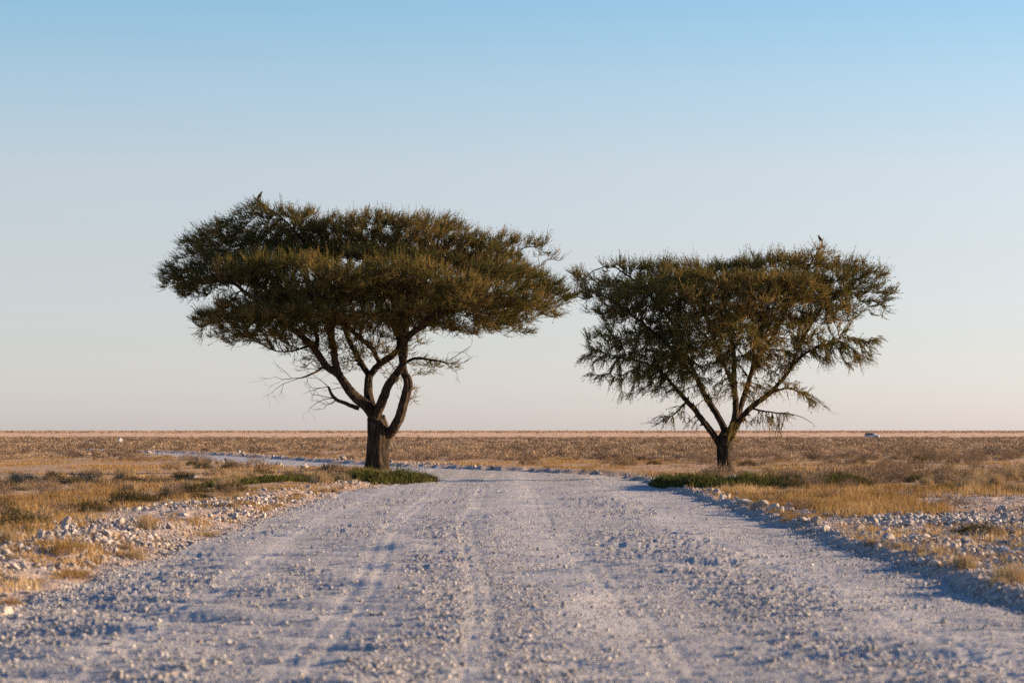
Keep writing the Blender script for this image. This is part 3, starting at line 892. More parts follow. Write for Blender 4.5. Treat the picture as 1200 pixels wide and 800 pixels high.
def add_shoots(pos, par, rr, hand, pad_of, pads, seed, per, upw, length, leaf, droop_pads=(), center=None):
    r = np.random.default_rng(seed + 500)
    thin = np.nonzero((~hand) & (rr < .017))[0]
    lf = np.array([pads[k][6] if (k >= 0 and len(pads[k]) > 6) else 1.0 for k in pad_of[thin]])
    cnt = r.poisson(per * lf * 1.0) + (lf > 0)
    src = np.repeat(thin, cnt)
    n = len(src)
    bd = pos[src] - pos[par[src]]; bd /= np.linalg.norm(bd, axis=1)[:, None]
    base = pos[src] - bd * r.uniform(0, .2, n)[:, None]
    outw = pos[src] - center; outw[:, 2] *= .6; outw /= np.linalg.norm(outw, axis=1)[:, None]
    up = np.zeros((n, 3)); up[:, 2] = upw
    dr = np.isin(pad_of[src], droop_pads); up[dr, 2] = -0.45
    d = bd * .40 + outw * .40 + up + r.normal(0, .34, (n, 3))
    L = length * r.uniform(.45, 1.25, n)
    spray = r.uniform(0, 1, n) < .22
    d[spray] = bd[spray] * .8 + outw[spray] * .45 + up[spray] * .45 + r.normal(0, .16, (int(spray.sum()), 3))
    L[spray] = length * r.uniform(1.2, 1.9, int(spray.sum()))
    d /= np.linalg.norm(d, axis=1)[:, None]
    long_ = r.uniform(0, 1, n) < .004; L[long_] *= 1.9
    bend = np.zeros((n, 3)); bend[:, 2] = .22 * L; bend[dr] *= -1
    mid = base + d * L[:, None] * .5; tip = base + d * L[:, None] + bend
    s_ = np.cross(d, r.normal(size=(n, 3))); s_ /= np.linalg.norm(s_, axis=1)[:, None]
    wv = .0075
    sv = np.stack([base - s_ * wv, base + s_ * wv, mid + s_ * wv, mid - s_ * wv, tip], 1)
    o = (np.arange(n) * 5)[:, None]
    sf = np.concatenate([o + [0, 1, 2], o + [0, 2, 3], o + [3, 2, 4]], 0)
    tint_s = np.clip(r.normal(.45, .2, n) + .6 * (noise(pos[src][:, 0] * .9, pos[src][:, 1] * .9 + pos[src][:, 2] * 1.7, seed) - .5), 0, 1)
    # leaflets in pairs along each shoot
    k = leaf
    t = r.uniform(.12, 1.0, (n, k))
    P0 = (1 - t)[..., None] ** 2 * base[:, None] + 2 * (t * (1 - t))[..., None] * mid[:, None] + (t ** 2)[..., None] * tip[:, None]
    ld = r.normal(0, .6, (n, k, 3)) + d[:, None] * 1.2; ld[..., 2] += .15
    ld /= np.linalg.norm(ld, axis=-1)[..., None]
    lw = np.cross(ld, r.normal(size=(n, k, 3))); lw /= np.linalg.norm(lw, axis=-1)[..., None]
    ll = r.uniform(.025, .062, (n, k))[..., None]; ww = r.uniform(.005, .011, (n, k))[..., None]
    lv = np.stack([P0, P0 + ld * ll * .5 + lw * ww, P0 + ld * ll, P0 + ld * ll * .5 - lw * ww], 2).reshape(-1, 3)
    keepl = (~long_ | (r.uniform(0, 1, n) < .4))
    nl = n * k
    lfac = np.arange(nl * 4).reshape(nl, 4)
    lt = np.clip(np.repeat(tint_s, k) + r.normal(0, .12, nl), 0, 1)
    lfac = lfac[np.repeat(keepl, k)]
    return (sv.reshape(-1, 3), sf, np.repeat(np.clip(tint_s * .5 + .45, 0, 1), 5)), (lv, lfac, np.repeat(lt, 4))

def twig_sprays(pos, idxs, seed, n_per, L0):
    """bare dead twigs: small recursive forks, returned as extra nodes"""
    r = np.random.default_rng(seed)
    P, Q, A_, B_ = [], [], [], []
    def rec(p, d, L, rad_, dep):
        k = 3
        for _ in range(k):
            d = d + r.normal(0, .22, 3); d /= np.linalg.norm(d)
            q = p + d * L / k; P.append(p); Q.append(q); A_.append(rad_); B_.append(rad_ * .85); rad_ *= .85; p = q
            if dep > 0 and r.uniform() < .75:
                dd = d + r.normal(0, .6, 3); dd /= np.linalg.norm(dd)
                rec(p, dd, L * .6, rad_ * .7, dep - 1)
    for i, d in idxs:
        for _ in range(n_per):
            dd = np.array(d, float) + r.normal(0, .35, 3); dd /= np.linalg.norm(dd)
            rec(pos[i], dd, L0 * r.uniform(.6, 1.2), .014, 3)
    return np.array(P), np.array(Q), np.array(A_), np.array(B_)

def build_tree(label, D0, base_px, limbs, pads, seed, per, upw, length, leaf, center, droop=(), dens=1.0, dead=(), thin=1.0):
    pos, par, rr, hand, pad_of = grow_tree(D0, limbs, pads, seed, dens=dens, thin=thin)
    # widen the foot into roots
    base = at(base_px[0], base_px[1], D0); gz = float(height(np.array([base[0]]), np.array([base[1]]))[0])
    hsel = hand.copy()
    zb = pos[:, 2] - gz
    rr = np.where(hand & (zb < .5) & (np.hypot(pos[:, 0] - base[0], pos[:, 1] - base[1]) < .6), rr * (1 + .28 * np.clip(1 - zb / .5, 0, 1.2) ** 2), rr)
    root = link('acacia_tree', None, loc=(base[0], base[1], gz), label=label, category='tree')
    off = np.array([base[0], base[1], gz])
    V, Fc = tubes(pos, par, rr, hsel, 32, bark=True, seed=seed)
    link('trunk', mesh_from('trunk', V - off, Fc, 4, True), M_bark, root)
    allv, allf, o = [], [], 0
    for lo, hi, sd_ in ((.03, 9, 8), (.012, .03, 5), (0, .012, 3)):
        res = tubes(pos, par, rr, (~hand) & (rr >= lo) & (rr < hi), sd_)
        if res is None: continue
        allv.append(res[0]); allf.append(res[1] + o); o += len(res[0])
    if dead:
        ids = []
        for (px, py, d, dirv) in dead:
            q = at(px, py, D0 + d); cand = np.nonzero(hand)[0]
            ids.append((cand[((pos[cand] - q) ** 2).sum(1).argmin()], dirv))
        P, Q, A_, B_ = twig_sprays(pos, ids, seed + 9, 2, .9)
        p2 = np.concatenate([P, Q]); m = len(P)
        par2 = np.concatenate([np.full(m, -1), np.arange(m)]); r2 = np.concatenate([A_, B_])
        res = tubes(p2, par2, r2, np.concatenate([np.zeros(m, bool), np.ones(m, bool)]), 4)
        allv.append(res[0]); allf.append(res[1] + o); o += len(res[0])
    V = np.concatenate(allv); Fc = np.concatenate(allf)
    link('branches', mesh_from('branches', V - off, Fc, 4, True), M_bark, root)
    (sv, sf, st), (lv, lfc, lt) = add_shoots(pos, par, rr, hand, pad_of, pads, seed, per, upw, length, leaf, droop, np.array(at(*center[:2], D0 + center[2])))
    # one mesh of leaf quads and shoot triangles turned into quads
    sq = np.concatenate([sf, sf[:, 2:3]], 1)
    # build tris + quads as separate meshes merged by bmesh-free concatenation: use triangles for all
    lt3 = np.concatenate([lfc[:, [0, 1, 2]], lfc[:, [0, 2, 3]]], 0)
    V = np.concatenate([sv, lv]); T = np.concatenate([sf, lt3 + len(sv)])
    link('crown', mesh_from('crown', V - off, T, 3, False, {'tint': np.concatenate([st, lt])}), M_leaf, root)
    print(label[:20], 'nodes', len(pos), 'tris', len(T))
    return root, pos

DL = 84.3
limbs_L = [
    ('trunk', None, [(443, 562, 0, 13.5), (443, 545, 0, 13.2), (443, 525, 0, 13.0), (444, 512, 0, 13.4), (442, 500, 0, 12), (440, 490, 0, 10)]),
    ('right', 'trunk', [(447, 514, 0, 8), (458, 506, -.1, 7.2), (467, 491, -.3, 6.6), (473, 470, -.4, 6.2), (478, 449, -.5, 6.4), (473, 436, -.5, 4.9), (471, 412, -.4, 4.7), (472, 396, -.3, 4.4)]),
    ('right_a', 'right', [(474, 394, -.3, 4.5), (489, 386, -.5, 4.2), (503, 377, -.9, 3.8), (523, 366, -1.5, 3.2), (548, 356, -2.2, 2.5)]),
    ('right_b', 'right', [(472, 396, -.3, 4.4), (478, 378, 0, 3.8), (484, 355, .6, 3), (500, 325, 1.2, 2.3), (512, 295, 1.6, 1.6)]),
    ('right_c', 'right', [(471, 400, -.2, 3.8), (466, 380, .4, 3.2), (468, 350, 1, 2.6), (455, 310, 1.4, 1.8)]),
    ('right_d', 'right', [(523 - 45, 372, .4, 3.4), (510, 350, 1.4, 2.8), (550, 325, 2.2, 2.2), (585, 308, 2.6, 1.5)]),
    ('left', 'trunk', [(441, 494, 0, 8.4), (431, 478, -.2, 7.2), (413, 462, -.4, 6.4), (402, 447, -.6, 5.6), (394, 430, -.8, 4.8), (391, 408, -1.0, 4.2), (388, 392, -1.3, 4.2), (392, 368, -1.8, 3.4), (398, 345, -2.4, 2.4)]),
    ('left_a', 'left', [(396, 438, -.7, 5), (384, 430, -.9, 4.8), (374, 416, -1.1, 4.5), (363, 402, -1.3, 4.2), (350, 391, -1.5, 3.6), (328, 375, -1.8, 3), (300, 352, -2.0, 2.4), (272, 330, -2, 1.6)]),
    ('left_b', 'left_a', [(368, 408, -1.2, 2.8), (372, 396, -.4, 2.8), (362, 378, .6, 2.6), (340, 350, 1.4, 2.2), (312, 315, 2.0, 1.6), (290, 282, 2.0, 1.2)]),
    ('left_c', 'left', [(392, 412, -1, 3.6), (386, 392, -.2, 3.2), (380, 360, .6, 2.8), (372, 318, 1.2, 2.2), (350, 275, 1.0, 1.5)]),
    ('mid', 'trunk', [(439, 492, .1, 8), (433, 472, .3, 6.6), (431, 456, .5, 6.0), (432, 441, .6, 5.4)]),
    ('mid_a', 'mid', [(430, 440, .6, 4.0), (422, 424, .9, 3.8), (414, 408, 1.3, 3.4), (406, 392, 1.8, 3), (400, 365, 2.4, 2.6), (402, 325, 3.0, 2.0), (420, 285, 3.2, 1.4)]),
    ('mid_b', 'mid', [(434, 438, .6, 4.6), (445, 426, .6, 4.4), (458, 417, .4, 4.2), (468, 405, .2, 3.6), (462, 385, .6, 3.2), (440, 350, 1.0, 2.6), (432, 310, .8, 2.0), (440, 270, .6, 1.4)]),
    ('mid_c', 'mid_b', [(446, 425, .6, 3), (436, 408, .2, 3), (424, 398, -.6, 2.8), (410, 385, -1.8, 2.4), (380, 360, -3.2, 2.2), (360, 342, -4, 1.6)]),
    ('midright', 'trunk', [(441, 486, -.1, 6.4), (449, 466, -.4, 6.2), (455, 450, -.6, 5.6), (464, 438, -.8, 5.0), (472, 424, -1.1, 4.4), (474, 402, -1.6, 4), (470, 375, -2.6, 3.4), (480, 348, -3.6, 2.4)]),
    ('midright_b', 'midright', [(473, 405, -1.6, 2.8), (486, 388, -2.4, 2.6), (508, 370, -3.4, 2.4), (545, 350, -4.2, 1.8)]),
    ('dead_a', 'left', [(420, 478, -.3, 3), (407, 473, -.5, 2.4), (394, 468, -.8, 2.2), (388, 461, -1, 1.9), (385, 453, -1, 1.5)]),
    ('dead_b', 'left', [(416, 468, -.3, 2.2), (408, 462, .1, 1.8), (403, 454, .3, 1.3)]),
    ('dead_c', 'left_a', [(380, 428, -1, 1.7), (368, 437, -1.3, 1.3), (352, 443, -1.5, .9)]),
    ('dead_d', 'left_a', [(366, 404, -1.2, 1.7), (352, 408, -1.3, 1.4), (338, 412, -1.5, 1.0), (322, 411, -1.6, .7)]),
    ('spray', 'right', [(474, 425, -.4, 2.2), (486, 420, -.7, 1.8), (502, 421, -1, 1.5), (520, 424, -1.2, 1.1)]),
    ('perch', 'left_c', [(350, 275, 1.0, 1.5), (330, 255, .6, 1.2), (312, 242, .3, .9), (304.5, 235, 0, .6)]),
]
# pads: cx, cy, rx, ry (photo pixels), depth offset, depth radius (m), leafiness, attractor density
pads_L = [
    (668, 345, 16, 6, -.5, .8), (655, 352, 18, 7, -.4, .9), (640, 342, 22, 9, .4, 1.1), 
    (330, 253.2, 47.1, 8, 0.34, 1.7), (292, 246, 16, 3, 0, 0.6), (385, 264.7, 43.3, 11, 0.6, 1.9), (440, 263.6, 41.2, 11, 0.77, 2.0), (495, 268.1, 50.3, 14, 1.2, 2.0),
    (545, 282.4, 34.3, 11, 0.58, 1.8), (598, 284.6, 44.8, 8, 0.71, 1.3, 0.8), (633, 284, 12, 5, 0.6, 0.5, 0.6), (262, 276.2, 34.6, 18, 0.69, 1.6), (240, 290.9, 33.9, 16, 0.41, 1.6),
    (310, 282.6, 48.0, 18, 1.12, 2.0), (380, 288.8, 53.5, 16, 2.58, 2.0), (455, 293.5, 47.4, 16, 2.94, 2.0), (525, 301.1, 49.9, 16, 2.16, 2.0), (218, 320.7, 28.3, 14, -0.32, 1.5),
    (205, 326, 18, 8, 0, 0.9), (250, 328.0, 40.3, 16, -0.63, 1.8), (290, 318.9, 39.1, 18, -2.16, 1.8), (300, 324.2, 49.8, 14, 2.08, 2.0), (350, 312.6, 49.0, 13, -2.98, 1.9),
    (410, 328.0, 52.7, 14, -4.81, 2.0), (470, 317.2, 53.3, 14, -4.17, 2.0), (530, 337.3, 45.6, 15, -4.18, 2.0), (380, 340.5, 63.5, 14, -2.73, 2.2), (450, 332.5, 52.0, 14, -1.67, 2.2),
    (255, 304.5, 36.6, 12, 0.59, 2.0), (310, 305.1, 42.6, 12, -0.07, 2.4), (360, 300.6, 51.3, 12, 1.22, 2.4), (420, 299.8, 41.3, 12, 0.49, 2.4), (480, 306.5, 51.4, 12, -0.14, 2.4),
    (535, 311.4, 46.2, 12, 0.4, 2.2), (580, 300.7, 34.0, 10, -0.14, 1.8), (350, 355, 45, 12, 0, 2.2), (420, 352, 45, 12, 0, 2.2), (490, 355, 45, 12, 0, 2.0),
    (460, 374, 34, 8, 0, 1.6, 1.0), (390, 378, 30, 8, 0, 1.5, 1.0), (310, 372, 40, 10, 1.4, 1.6, 1.0), (560, 360, 40, 10, 0.6, 1.8, 1.0), (585, 321.7, 40.0, 15, -1.74, 2.0),
    (628, 335.8, 32.7, 15, -1.08, 1.7), (655, 345, 22, 9, -0.6, 1.0), (590, 350, 46, 14, -2.8, 1.8), (620, 358, 36, 10, -1.2, 1.6, 1.0), (540, 355, 42, 12, -3.8, 1.9),
    (575, 372, 38, 9, -2.2, 1.5, 1.0), (600, 320.6, 45.8, 12, 2.05, 1.8), (540, 337.8, 43.4, 14, 2.7, 2.0), (470, 345, 50, 14, 3.6, 2.0), (400, 345, 50, 14, 4.0, 2.0),
    (330, 345, 45, 14, 3.6, 1.8), (330, 368, 48, 14, -3.2, 1.8, 1.0), (280, 362, 36, 14, -1.8, 1.6, 1.0), (265, 380, 26, 10, -1.2, 1.2, 1.0), (300, 388, 40, 8, -1.4, 1.5, 0.6),
    (345, 385, 36, 9, -2.6, 1.4, 1.0), (390, 368, 40, 12, -3.8, 1.6, 0.9), (435, 368, 42, 10, -4.2, 1.6, 1.0), (490, 362, 40, 10, -4.0, 1.6, 0.9), (520, 376, 30, 7, -2.4, 1.2, 0.5),
    (425, 385, 34, 8, 2.2, 1.4, 0.35, 0.7), (440, 400, 28, 7, 1.4, 1.0, 0.2, 0.6), (495, 372, 30, 8, 2.6, 1.2, 0.5), (520, 428, 28, 7, -1.2, 0.9, 0.18, 1.6), (500, 432, 22, 6, 0.4, 0.7, 0.25, 1.2),
    (478, 462, 14, 14, 0.3, 0.5, 0.25, 1.2), (540, 392, 22, 6, -2.6, 0.8, 0.2, 0.8), (350, 420, 24, 6, -1.3, 0.7, 0.2, 0.7), (355, 400, 26, 7, -1.6, 0.9, 0.3, 0.7), (600, 392, 20, 6, -1.8, 0.8, 0.25, 0.7),
    (640, 300, 22, 6, 0.6, 0.8, 0.5, 0.8), (420, 402, 26, 7, 0.8, 1.0, 0.15, 1.4), (450, 396, 26, 7, 0.5, 1.0, 0.2, 1.4), (398, 412, 20, 8, -0.6, 0.8, 0.15, 1.2), (376, 408, 24, 7, -1.4, 0.9, 0.25, 1),
    (458, 372, 26, 8, -2.4, 1.2, 0.5), (250, 392, 16, 6, -1.2, 0.7, 0.6), (330, 398, 30, 5, -2, 1, 0.35), (570, 385, 34, 6, -2.6, 1, 0.3, 0.8), (600, 372, 34, 10, -1.8, 1.4),
    (565, 385, 34, 8, -2.4, 1.2, 1.0), (635, 364, 24, 8, -1.2, 1.0, 1.0), (530, 384, 26, 8, -2.6, 1.1, 1.0), (290, 398, 34, 6, -1.6, 1.1, 0.6), (355, 392, 32, 8, -2.8, 1.2, 0.7),
    (470, 384, 26, 7, -2.6, 1.0, 0.5), (350, 274, 42, 10, 0.6, 2.0), (425, 278, 44, 10, 0.6, 2.0), (495, 283, 44, 10, 0.8, 2.0), (555, 290, 34, 10, 0.8, 1.8),
    (250, 375, 28, 10, -1, 1.3), (275, 396, 28, 7, -1.2, 1.1, 0.8), (320, 400, 30, 6, -1.8, 1.1, 0.6), (225, 345, 24, 8, -0.6, 1.0), (195, 332, 12, 5, -0.2, 0.6),
    (370, 372, 36, 10, -1, 1.8), (300, 375, 34, 9, 1.2, 1.6), (580, 380, 34, 8, -0.6, 1.4, 0.8), (645, 368, 20, 7, -0.9, 0.9, 0.8), (610, 386, 24, 6, -1.6, 0.9, 0.5),
    (435, 392, 26, 6, -1.2, 1, 0.4), (330, 392, 34, 9, -2.2, 1.3), (385, 388, 34, 9, -2.4, 1.3, 0.8), (420, 382, 34, 9, -2.0, 1.3, 0.8), (465, 380, 34, 9, -2.6, 1.2, 0.8),
    (505, 382, 26, 8, 1.0, 1.2, 0.7), (345, 405, 24, 6, -1.2, 1.0, 0.6), (300, 392, 26, 7, -0.4, 1.1, 0.9), (412, 428, 28, 10, 1.4, 1.0, 0.12, 1.8), (452, 408, 28, 9, 1.6, 1.0, 0.2, 1.8),
    (392, 402, 24, 8, -2, 1, 0.3, 1.6), (430, 415, 24, 9, -1.2, 0.9, 0.15, 1.8), (485, 402, 22, 9, 0.8, 0.8, 0.3, 1.6), (372, 425, 24, 9, -0.2, 0.8, 0.12, 1.4), (465, 440, 18, 12, 0.8, 0.7, 0.1, 1.5),
    (255, 372, 24, 9, 0.6, 1.2), (215, 338, 22, 8, 0.6, 1.0),
]
root_L, pos_L = build_tree('larger flat topped acacia with forked dark trunk left of the road', DL, (443, 555), limbs_L, pads_L, 11,
                    per=7.5, upw=.34, length=.29, leaf=14, center=(440, 420, 0), dens=2.6, thin=.84,
                    dead=((385, 453, -1, (-.8, 0, .5)), (403, 454, .3, (-.3, 0, .8)), (352, 443, -1.5, (-1, 0, -.1)), (322, 411, -1.6, (-1, 0, .1)), (390, 466, -.8, (-1, 0, .1)), (520, 424, -1.2, (1, 0, -.2)), (394, 468, -.8, (-.8, .3, -.6))))

DR = 74.6
limbs_R = [
    ('trunk', None, [(850.5, 567, 0, 8.8), (850, 550, 0, 8.8), (849, 534, 0, 8.6), (849, 522, 0, 9), (850, 514, 0, 9), (853, 506, 0, 7)]),
    ('left', 'trunk', [(844, 522, 0, 5.2), (836, 509, -.1, 4.9), (825, 495, -.3, 4.4), (814, 480, -.4, 4.0), (802, 467, -.5, 3.4), (790, 453, -.7, 2.8), (775, 436, -1, 2.2), (752, 424, -1.1, 1.6), (722, 418, -1.1, 1.1)]),
    ('midleft', 'trunk', [(850, 508, .1, 5.6), (846, 496, .2, 5.0), (838, 482, .3, 4.7), (829, 468, .4, 4.4), (821, 452, .5, 4.0), (813, 436, .6, 3.5), (803, 412, .8, 3.0), (792, 385, 1, 2.5), (770, 355, 1.1, 2.0), (745, 330, 1.0, 1.5), (720, 312, .8, 1.1)]),
    ('midleft_b', 'midleft', [(816, 442, .5, 2.8), (800, 425, -.3, 2.6), (780, 402, -1.2, 2.2), (755, 380, -1.8, 1.8), (725, 358, -2, 1.4), (700, 342, -1.6, .9)]),
    ('mid', 'trunk', [(855, 508, 0, 5.4), (860, 494, 0, 5.0), (862, 478, -.1, 4.7), (861, 460, -.2, 4.4), (860, 440, -.3, 4.0), (860, 420, -.4, 3.6), (857, 398, -.6, 3.2), (852, 372, -.8, 2.7), (845, 342, -1, 2.1), (838, 318, -1, 1.5)]),
    ('mid_b', 'mid', [(861, 455, -.2, 3), (852, 436, .6, 2.6), (842, 410, 1.4, 2.3), (828, 375, 2, 1.9), (812, 335, 2.2, 1.4)]),
    ('midright', 'trunk', [(857, 505, .2, 5), (864, 488, .4, 4.4), (870, 470, .6, 4.1), (876, 450, .8, 3.7), (885, 428, 1, 3.3), (898, 406, 1.2, 2.8), (915, 378, 1.4, 2.3), (930, 345, 1.4, 1.8), (945, 315, 1.2, 1.3)]),
    ('midright_b', 'midright', [(874, 458, .7, 3), (880, 438, 0, 2.8), (884, 410, -.8, 2.4), (890, 380, -1.6, 2.0), (896, 345, -2, 1.5)]),
    ('right', 'trunk', [(856, 513, -.1, 5), (864, 498, -.2, 4.6), (872, 486, -.3, 4.3), (886, 473, -.5, 3.9), (901, 462, -.7, 3.4), (913, 449, -.8, 3.0), (923, 437, -.9, 2.6), (935, 421, -1, 2.2), (955, 408, -1, 1.8), (985, 400, -1, 1.3)]),
    ('right_b', 'right', [(925, 434, -.9, 2), (934, 412, -.4, 1.9), (948, 385, .1, 1.7), (968, 358, .2, 1.4), (1000, 338, .2, 1.0)]),
    ('right_c', 'right', [(905, 459, -.7, 1.6), (922, 455, -1, 1.3), (938, 460, -1.2, 1.0)]),
    ('right_d', 'right', [(880, 478, -.5, 1.6), (897, 482, -.8, 1.3), (918, 484, -1, .9)]),
    ('low_left', 'left', [(806, 471, -.5, 1.5), (796, 480, -.6, 1.2), (786, 488, -.7, .8)]),
    ('perch', 'midright', [(938, 330, 1.3, 1.3), (952, 305, .9, 1.0), (961, 289, .6, .6)]),
    ('perch_low', 'right', [(965, 404, -1, 1.2), (980, 398, -1, .9), (991.5, 391, -1, .6)]),
]
pads_R = [
    (684, 330, 14, 5, .2, .6), (676, 325, 9, 4, .2, .5), (688, 345, 14, 5, -.3, .7), (693, 410, 14, 5, -.8, .6), 
    (735, 312, 34, 6, 0.8, 1.1), (775, 317, 40, 10, 0.6, 1.4), (825, 318, 42, 11, 0.2, 1.6), (870, 314, 40, 11, 0, 1.7), (915, 310, 38, 11, 0.2, 1.7),
    (955, 311, 32, 8, 0.4, 1.5), (990, 315, 30, 9, 0.2, 1.3), (1018, 319.5, 22, 6, 0, 0.9), (1035, 340, 20, 7, 0.1, 0.8), (1005, 343, 32, 9, 0.2, 1.2),
    (965, 330, 34, 13, -0.8, 1.5), (960, 352, 28, 9, 0.6, 1.3, 0.7), (925, 332.5, 36, 13, -1.6, 1.6), (880, 332.5, 40, 12, -2.2, 1.7), (835, 332.5, 40, 12, -2.2, 1.7),
    (790, 330.5, 38, 12, -1.4, 1.6), (880, 329.5, 42, 12, 2, 1.7), (830, 330, 42, 12, 2.2, 1.7), (780, 335, 36, 11, 1.8, 1.4), (930, 330, 38, 12, 2.2, 1.6),
    (697, 331.5, 22, 5, 0.4, 0.8), (680, 326.5, 10, 4, 0.3, 0.5), (715, 335, 28, 7, 0.2, 1.1), (700, 352, 22, 7, -0.6, 0.9), (735, 355, 34, 10, -1.2, 1.3),
    (770, 362, 32, 10, -1.6, 1.3, 0.9), (745, 376, 28, 8, -1, 1.1, 0.8), (705, 403, 18, 4, -0.9, 0.6, 1.0), (695, 421, 14, 5, -1.1, 0.5, 1.0), (725, 419, 28, 6, -1.1, 0.9, 1.0),
    (762, 414, 32, 9, -1.3, 1.2, 1.0), (790, 398, 28, 10, -1.8, 1.2, 1.0), (745, 436, 28, 8, -1, 1.0, 1.0), (770, 447, 24, 9, -1.2, 1.0, 0.8), (737, 455, 14, 10, -0.9, 0.6, 0.6),
    (810, 380, 32, 12, -2.4, 1.3, 0.9), (850, 362, 34, 10, -2.8, 1.3, 0.9), (820, 355, 30, 9, 1.0, 1.2, 0.8), (890, 355, 32, 10, -2.6, 1.4, 0.9), (925, 358, 28, 9, -1.8, 1.2, 0.8),
    (865, 385, 28, 9, -2.4, 1.0, 1.0), (905, 385, 30, 9, 0.8, 1.1, 0.6), (880, 400, 24, 9, 1.6, 1.0, 0.5), (835, 405, 24, 9, 1.4, 1.0, 0.5), (800, 425, 22, 9, -1.6, 0.9, 1.0),
    (790, 460, 14, 10, -0.9, 0.6, 0.5), (845, 440, 18, 12, -1.6, 0.7, 0.5), (875, 430, 14, 16, -1.2, 0.6, 0.6), (915, 410, 26, 8, -1.4, 1.0, 1.0), (950, 402, 28, 8, -1.2, 1.1, 1.0),
    (985, 400, 30, 8, -1, 1.1, 1.0), (1010, 408, 18, 8, -1, 0.8, 1.0), (1000, 420, 18, 8, -1, 0.7, 0.8), (970, 416, 22, 6, -1.3, 0.8, 1.0), (935, 458, 20, 5, -1.2, 0.7, 0.8),
    (920, 450, 18, 6, -1.2, 0.7, 0.6), (945, 467, 12, 4, -1.2, 0.4, 1.0), (915, 484, 22, 4, -1, 0.6, 1.0), (905, 500, 12, 5, -1, 0.5, 0.6), (885, 492, 18, 8, -0.8, 0.6, 0.3),
    (760, 342, 36, 11, -2.4, 1.3), (805, 345, 38, 12, -2.8, 1.5), (850, 345, 38, 12, -0.6, 1.8), (900, 345, 38, 12, 0, 1.8), (940, 345, 34, 12, 0.6, 1.5),
    (790, 352, 36, 10, 0, 1.6), (790, 378, 32, 10, -0.6, 1.4), (830, 385, 30, 11, -1.8, 1.3, 1.0), (870, 368, 34, 11, -1.2, 1.5), (905, 372, 32, 9, -1.0, 1.3),
    (760, 395, 30, 9, -0.6, 1.2, 1.0), (725, 372, 26, 8, 0, 1.0), (720, 388, 22, 6, -0.4, 0.8, 0.8), (940, 378, 26, 8, -0.6, 1.1, 0.8), (780, 430, 26, 9, -0.4, 1.0, 1.0),
    (812, 408, 24, 10, -1.2, 1.0, 0.9), (845, 412, 20, 9, 0.6, 0.9, 0.6), (890, 418, 20, 9, 0, 0.8, 0.6), (786, 489, 12, 8, -0.7, 0.5, 1.0), (795, 478, 14, 7, -0.6, 0.5, 0.4),
    (857, 500, 9, 13, -0.45, 0.35, 1.2, 2.0), (890, 450, 16, 10, -1.2, 0.6, 0.5), (870, 455, 10, 14, -0.9, 0.5, 0.5), (835, 465, 12, 12, 0.9, 0.5, 0.3), (980, 375, 26, 6, 0.4, 0.9, 0.4),
    (815, 497, 10, 10, -0.6, 0.5, 0.3), (985, 360, 26, 8, 0.2, 1.0, 0.7), (1012, 368, 20, 6, 0, 0.8, 0.5), (960, 376, 24, 8, -0.4, 1, 0.7), (1020, 396, 14, 5, -0.8, 0.6, 0.8),
    (1030, 330, 16, 5, 0.1, 0.6, 0.9), (760, 424, 26, 7, -1.6, 0.9, 0.8), (800, 440, 18, 12, -1.8, 0.8, 1.0), (820, 425, 16, 12, -1.9, 0.7, 1.0), (868, 408, 20, 14, -2, 0.8, 1.0),
    (848, 425, 12, 14, -1.6, 0.6, 0.5), (900, 432, 16, 12, -1.2, 0.6, 0.6), (700, 438, 14, 5, -1, 0.5, 0.6), (790, 408, 26, 10, -2.6, 1.1), (825, 400, 28, 11, -2.8, 1.2),
    (860, 393, 28, 11, -2.8, 1.2), (895, 400, 26, 10, -2.4, 1.1), (840, 422, 22, 10, -2.4, 1.0, 0.9), (808, 432, 22, 9, -2.2, 1.0, 0.9), (877, 415, 20, 11, -2.2, 0.9, 0.9),
    (855, 440, 16, 9, -2, 0.7, 0.7), (825, 448, 14, 9, -1.8, 0.7, 0.7), (770, 400, 28, 9, -2, 1.1), (930, 392, 24, 8, -1.6, 1.0, 0.9), (1010, 325, 26, 9, 0.2, 1.1),
    (985, 348, 28, 8, -0.2, 1.2), (1030, 352, 16, 5, 0, 0.7), (730, 410, 30, 9, -0.6, 1.0), (765, 438, 24, 8, -0.9, 1, 0.9), (715, 440, 14, 5, -0.9, 0.6, 0.8),
    (785, 418, 24, 10, -1.4, 1.0), (1000, 412, 22, 8, -1, 0.8), (955, 420, 18, 7, -1, 0.7, 0.8), (715, 395, 30, 9, -0.2, 1.1), (745, 398, 32, 9, 0.6, 1.2),
    (780, 392, 32, 10, 0.8, 1.3), (715, 368, 28, 9, 0.6, 1.2), (740, 340, 30, 10, 1.2, 1.3), (760, 432, 26, 9, -0.2, 1.1), (795, 415, 26, 10, 0.6, 1.1),
    (820, 400, 26, 10, 1.2, 1.2), (850, 392, 28, 10, 1.6, 1.2), (890, 388, 28, 10, 1.4, 1.2), (930, 376, 28, 9, 1.2, 1.2), (945, 345, 30, 10, -1.6, 1.4),
    (975, 362, 26, 9, -1.0, 1.2), (845, 375, 34, 11, 0.6, 1.4), (800, 365, 34, 11, 0.8, 1.4), (885, 370, 34, 10, 0.8, 1.4), (780, 452, 20, 8, -0.6, 0.8, 0.7),
    (905, 428, 22, 9, -0.4, 0.9, 0.8), (925, 398, 26, 8, -0.2, 1, 0.9), (840, 458, 16, 10, -0.4, 0.7, 0.3, 1.5), (880, 455, 14, 12, 0.6, 0.6, 0.3, 1.5),
]
drp = [i for i, p_ in enumerate(pads_R) if p_[1] > 395]
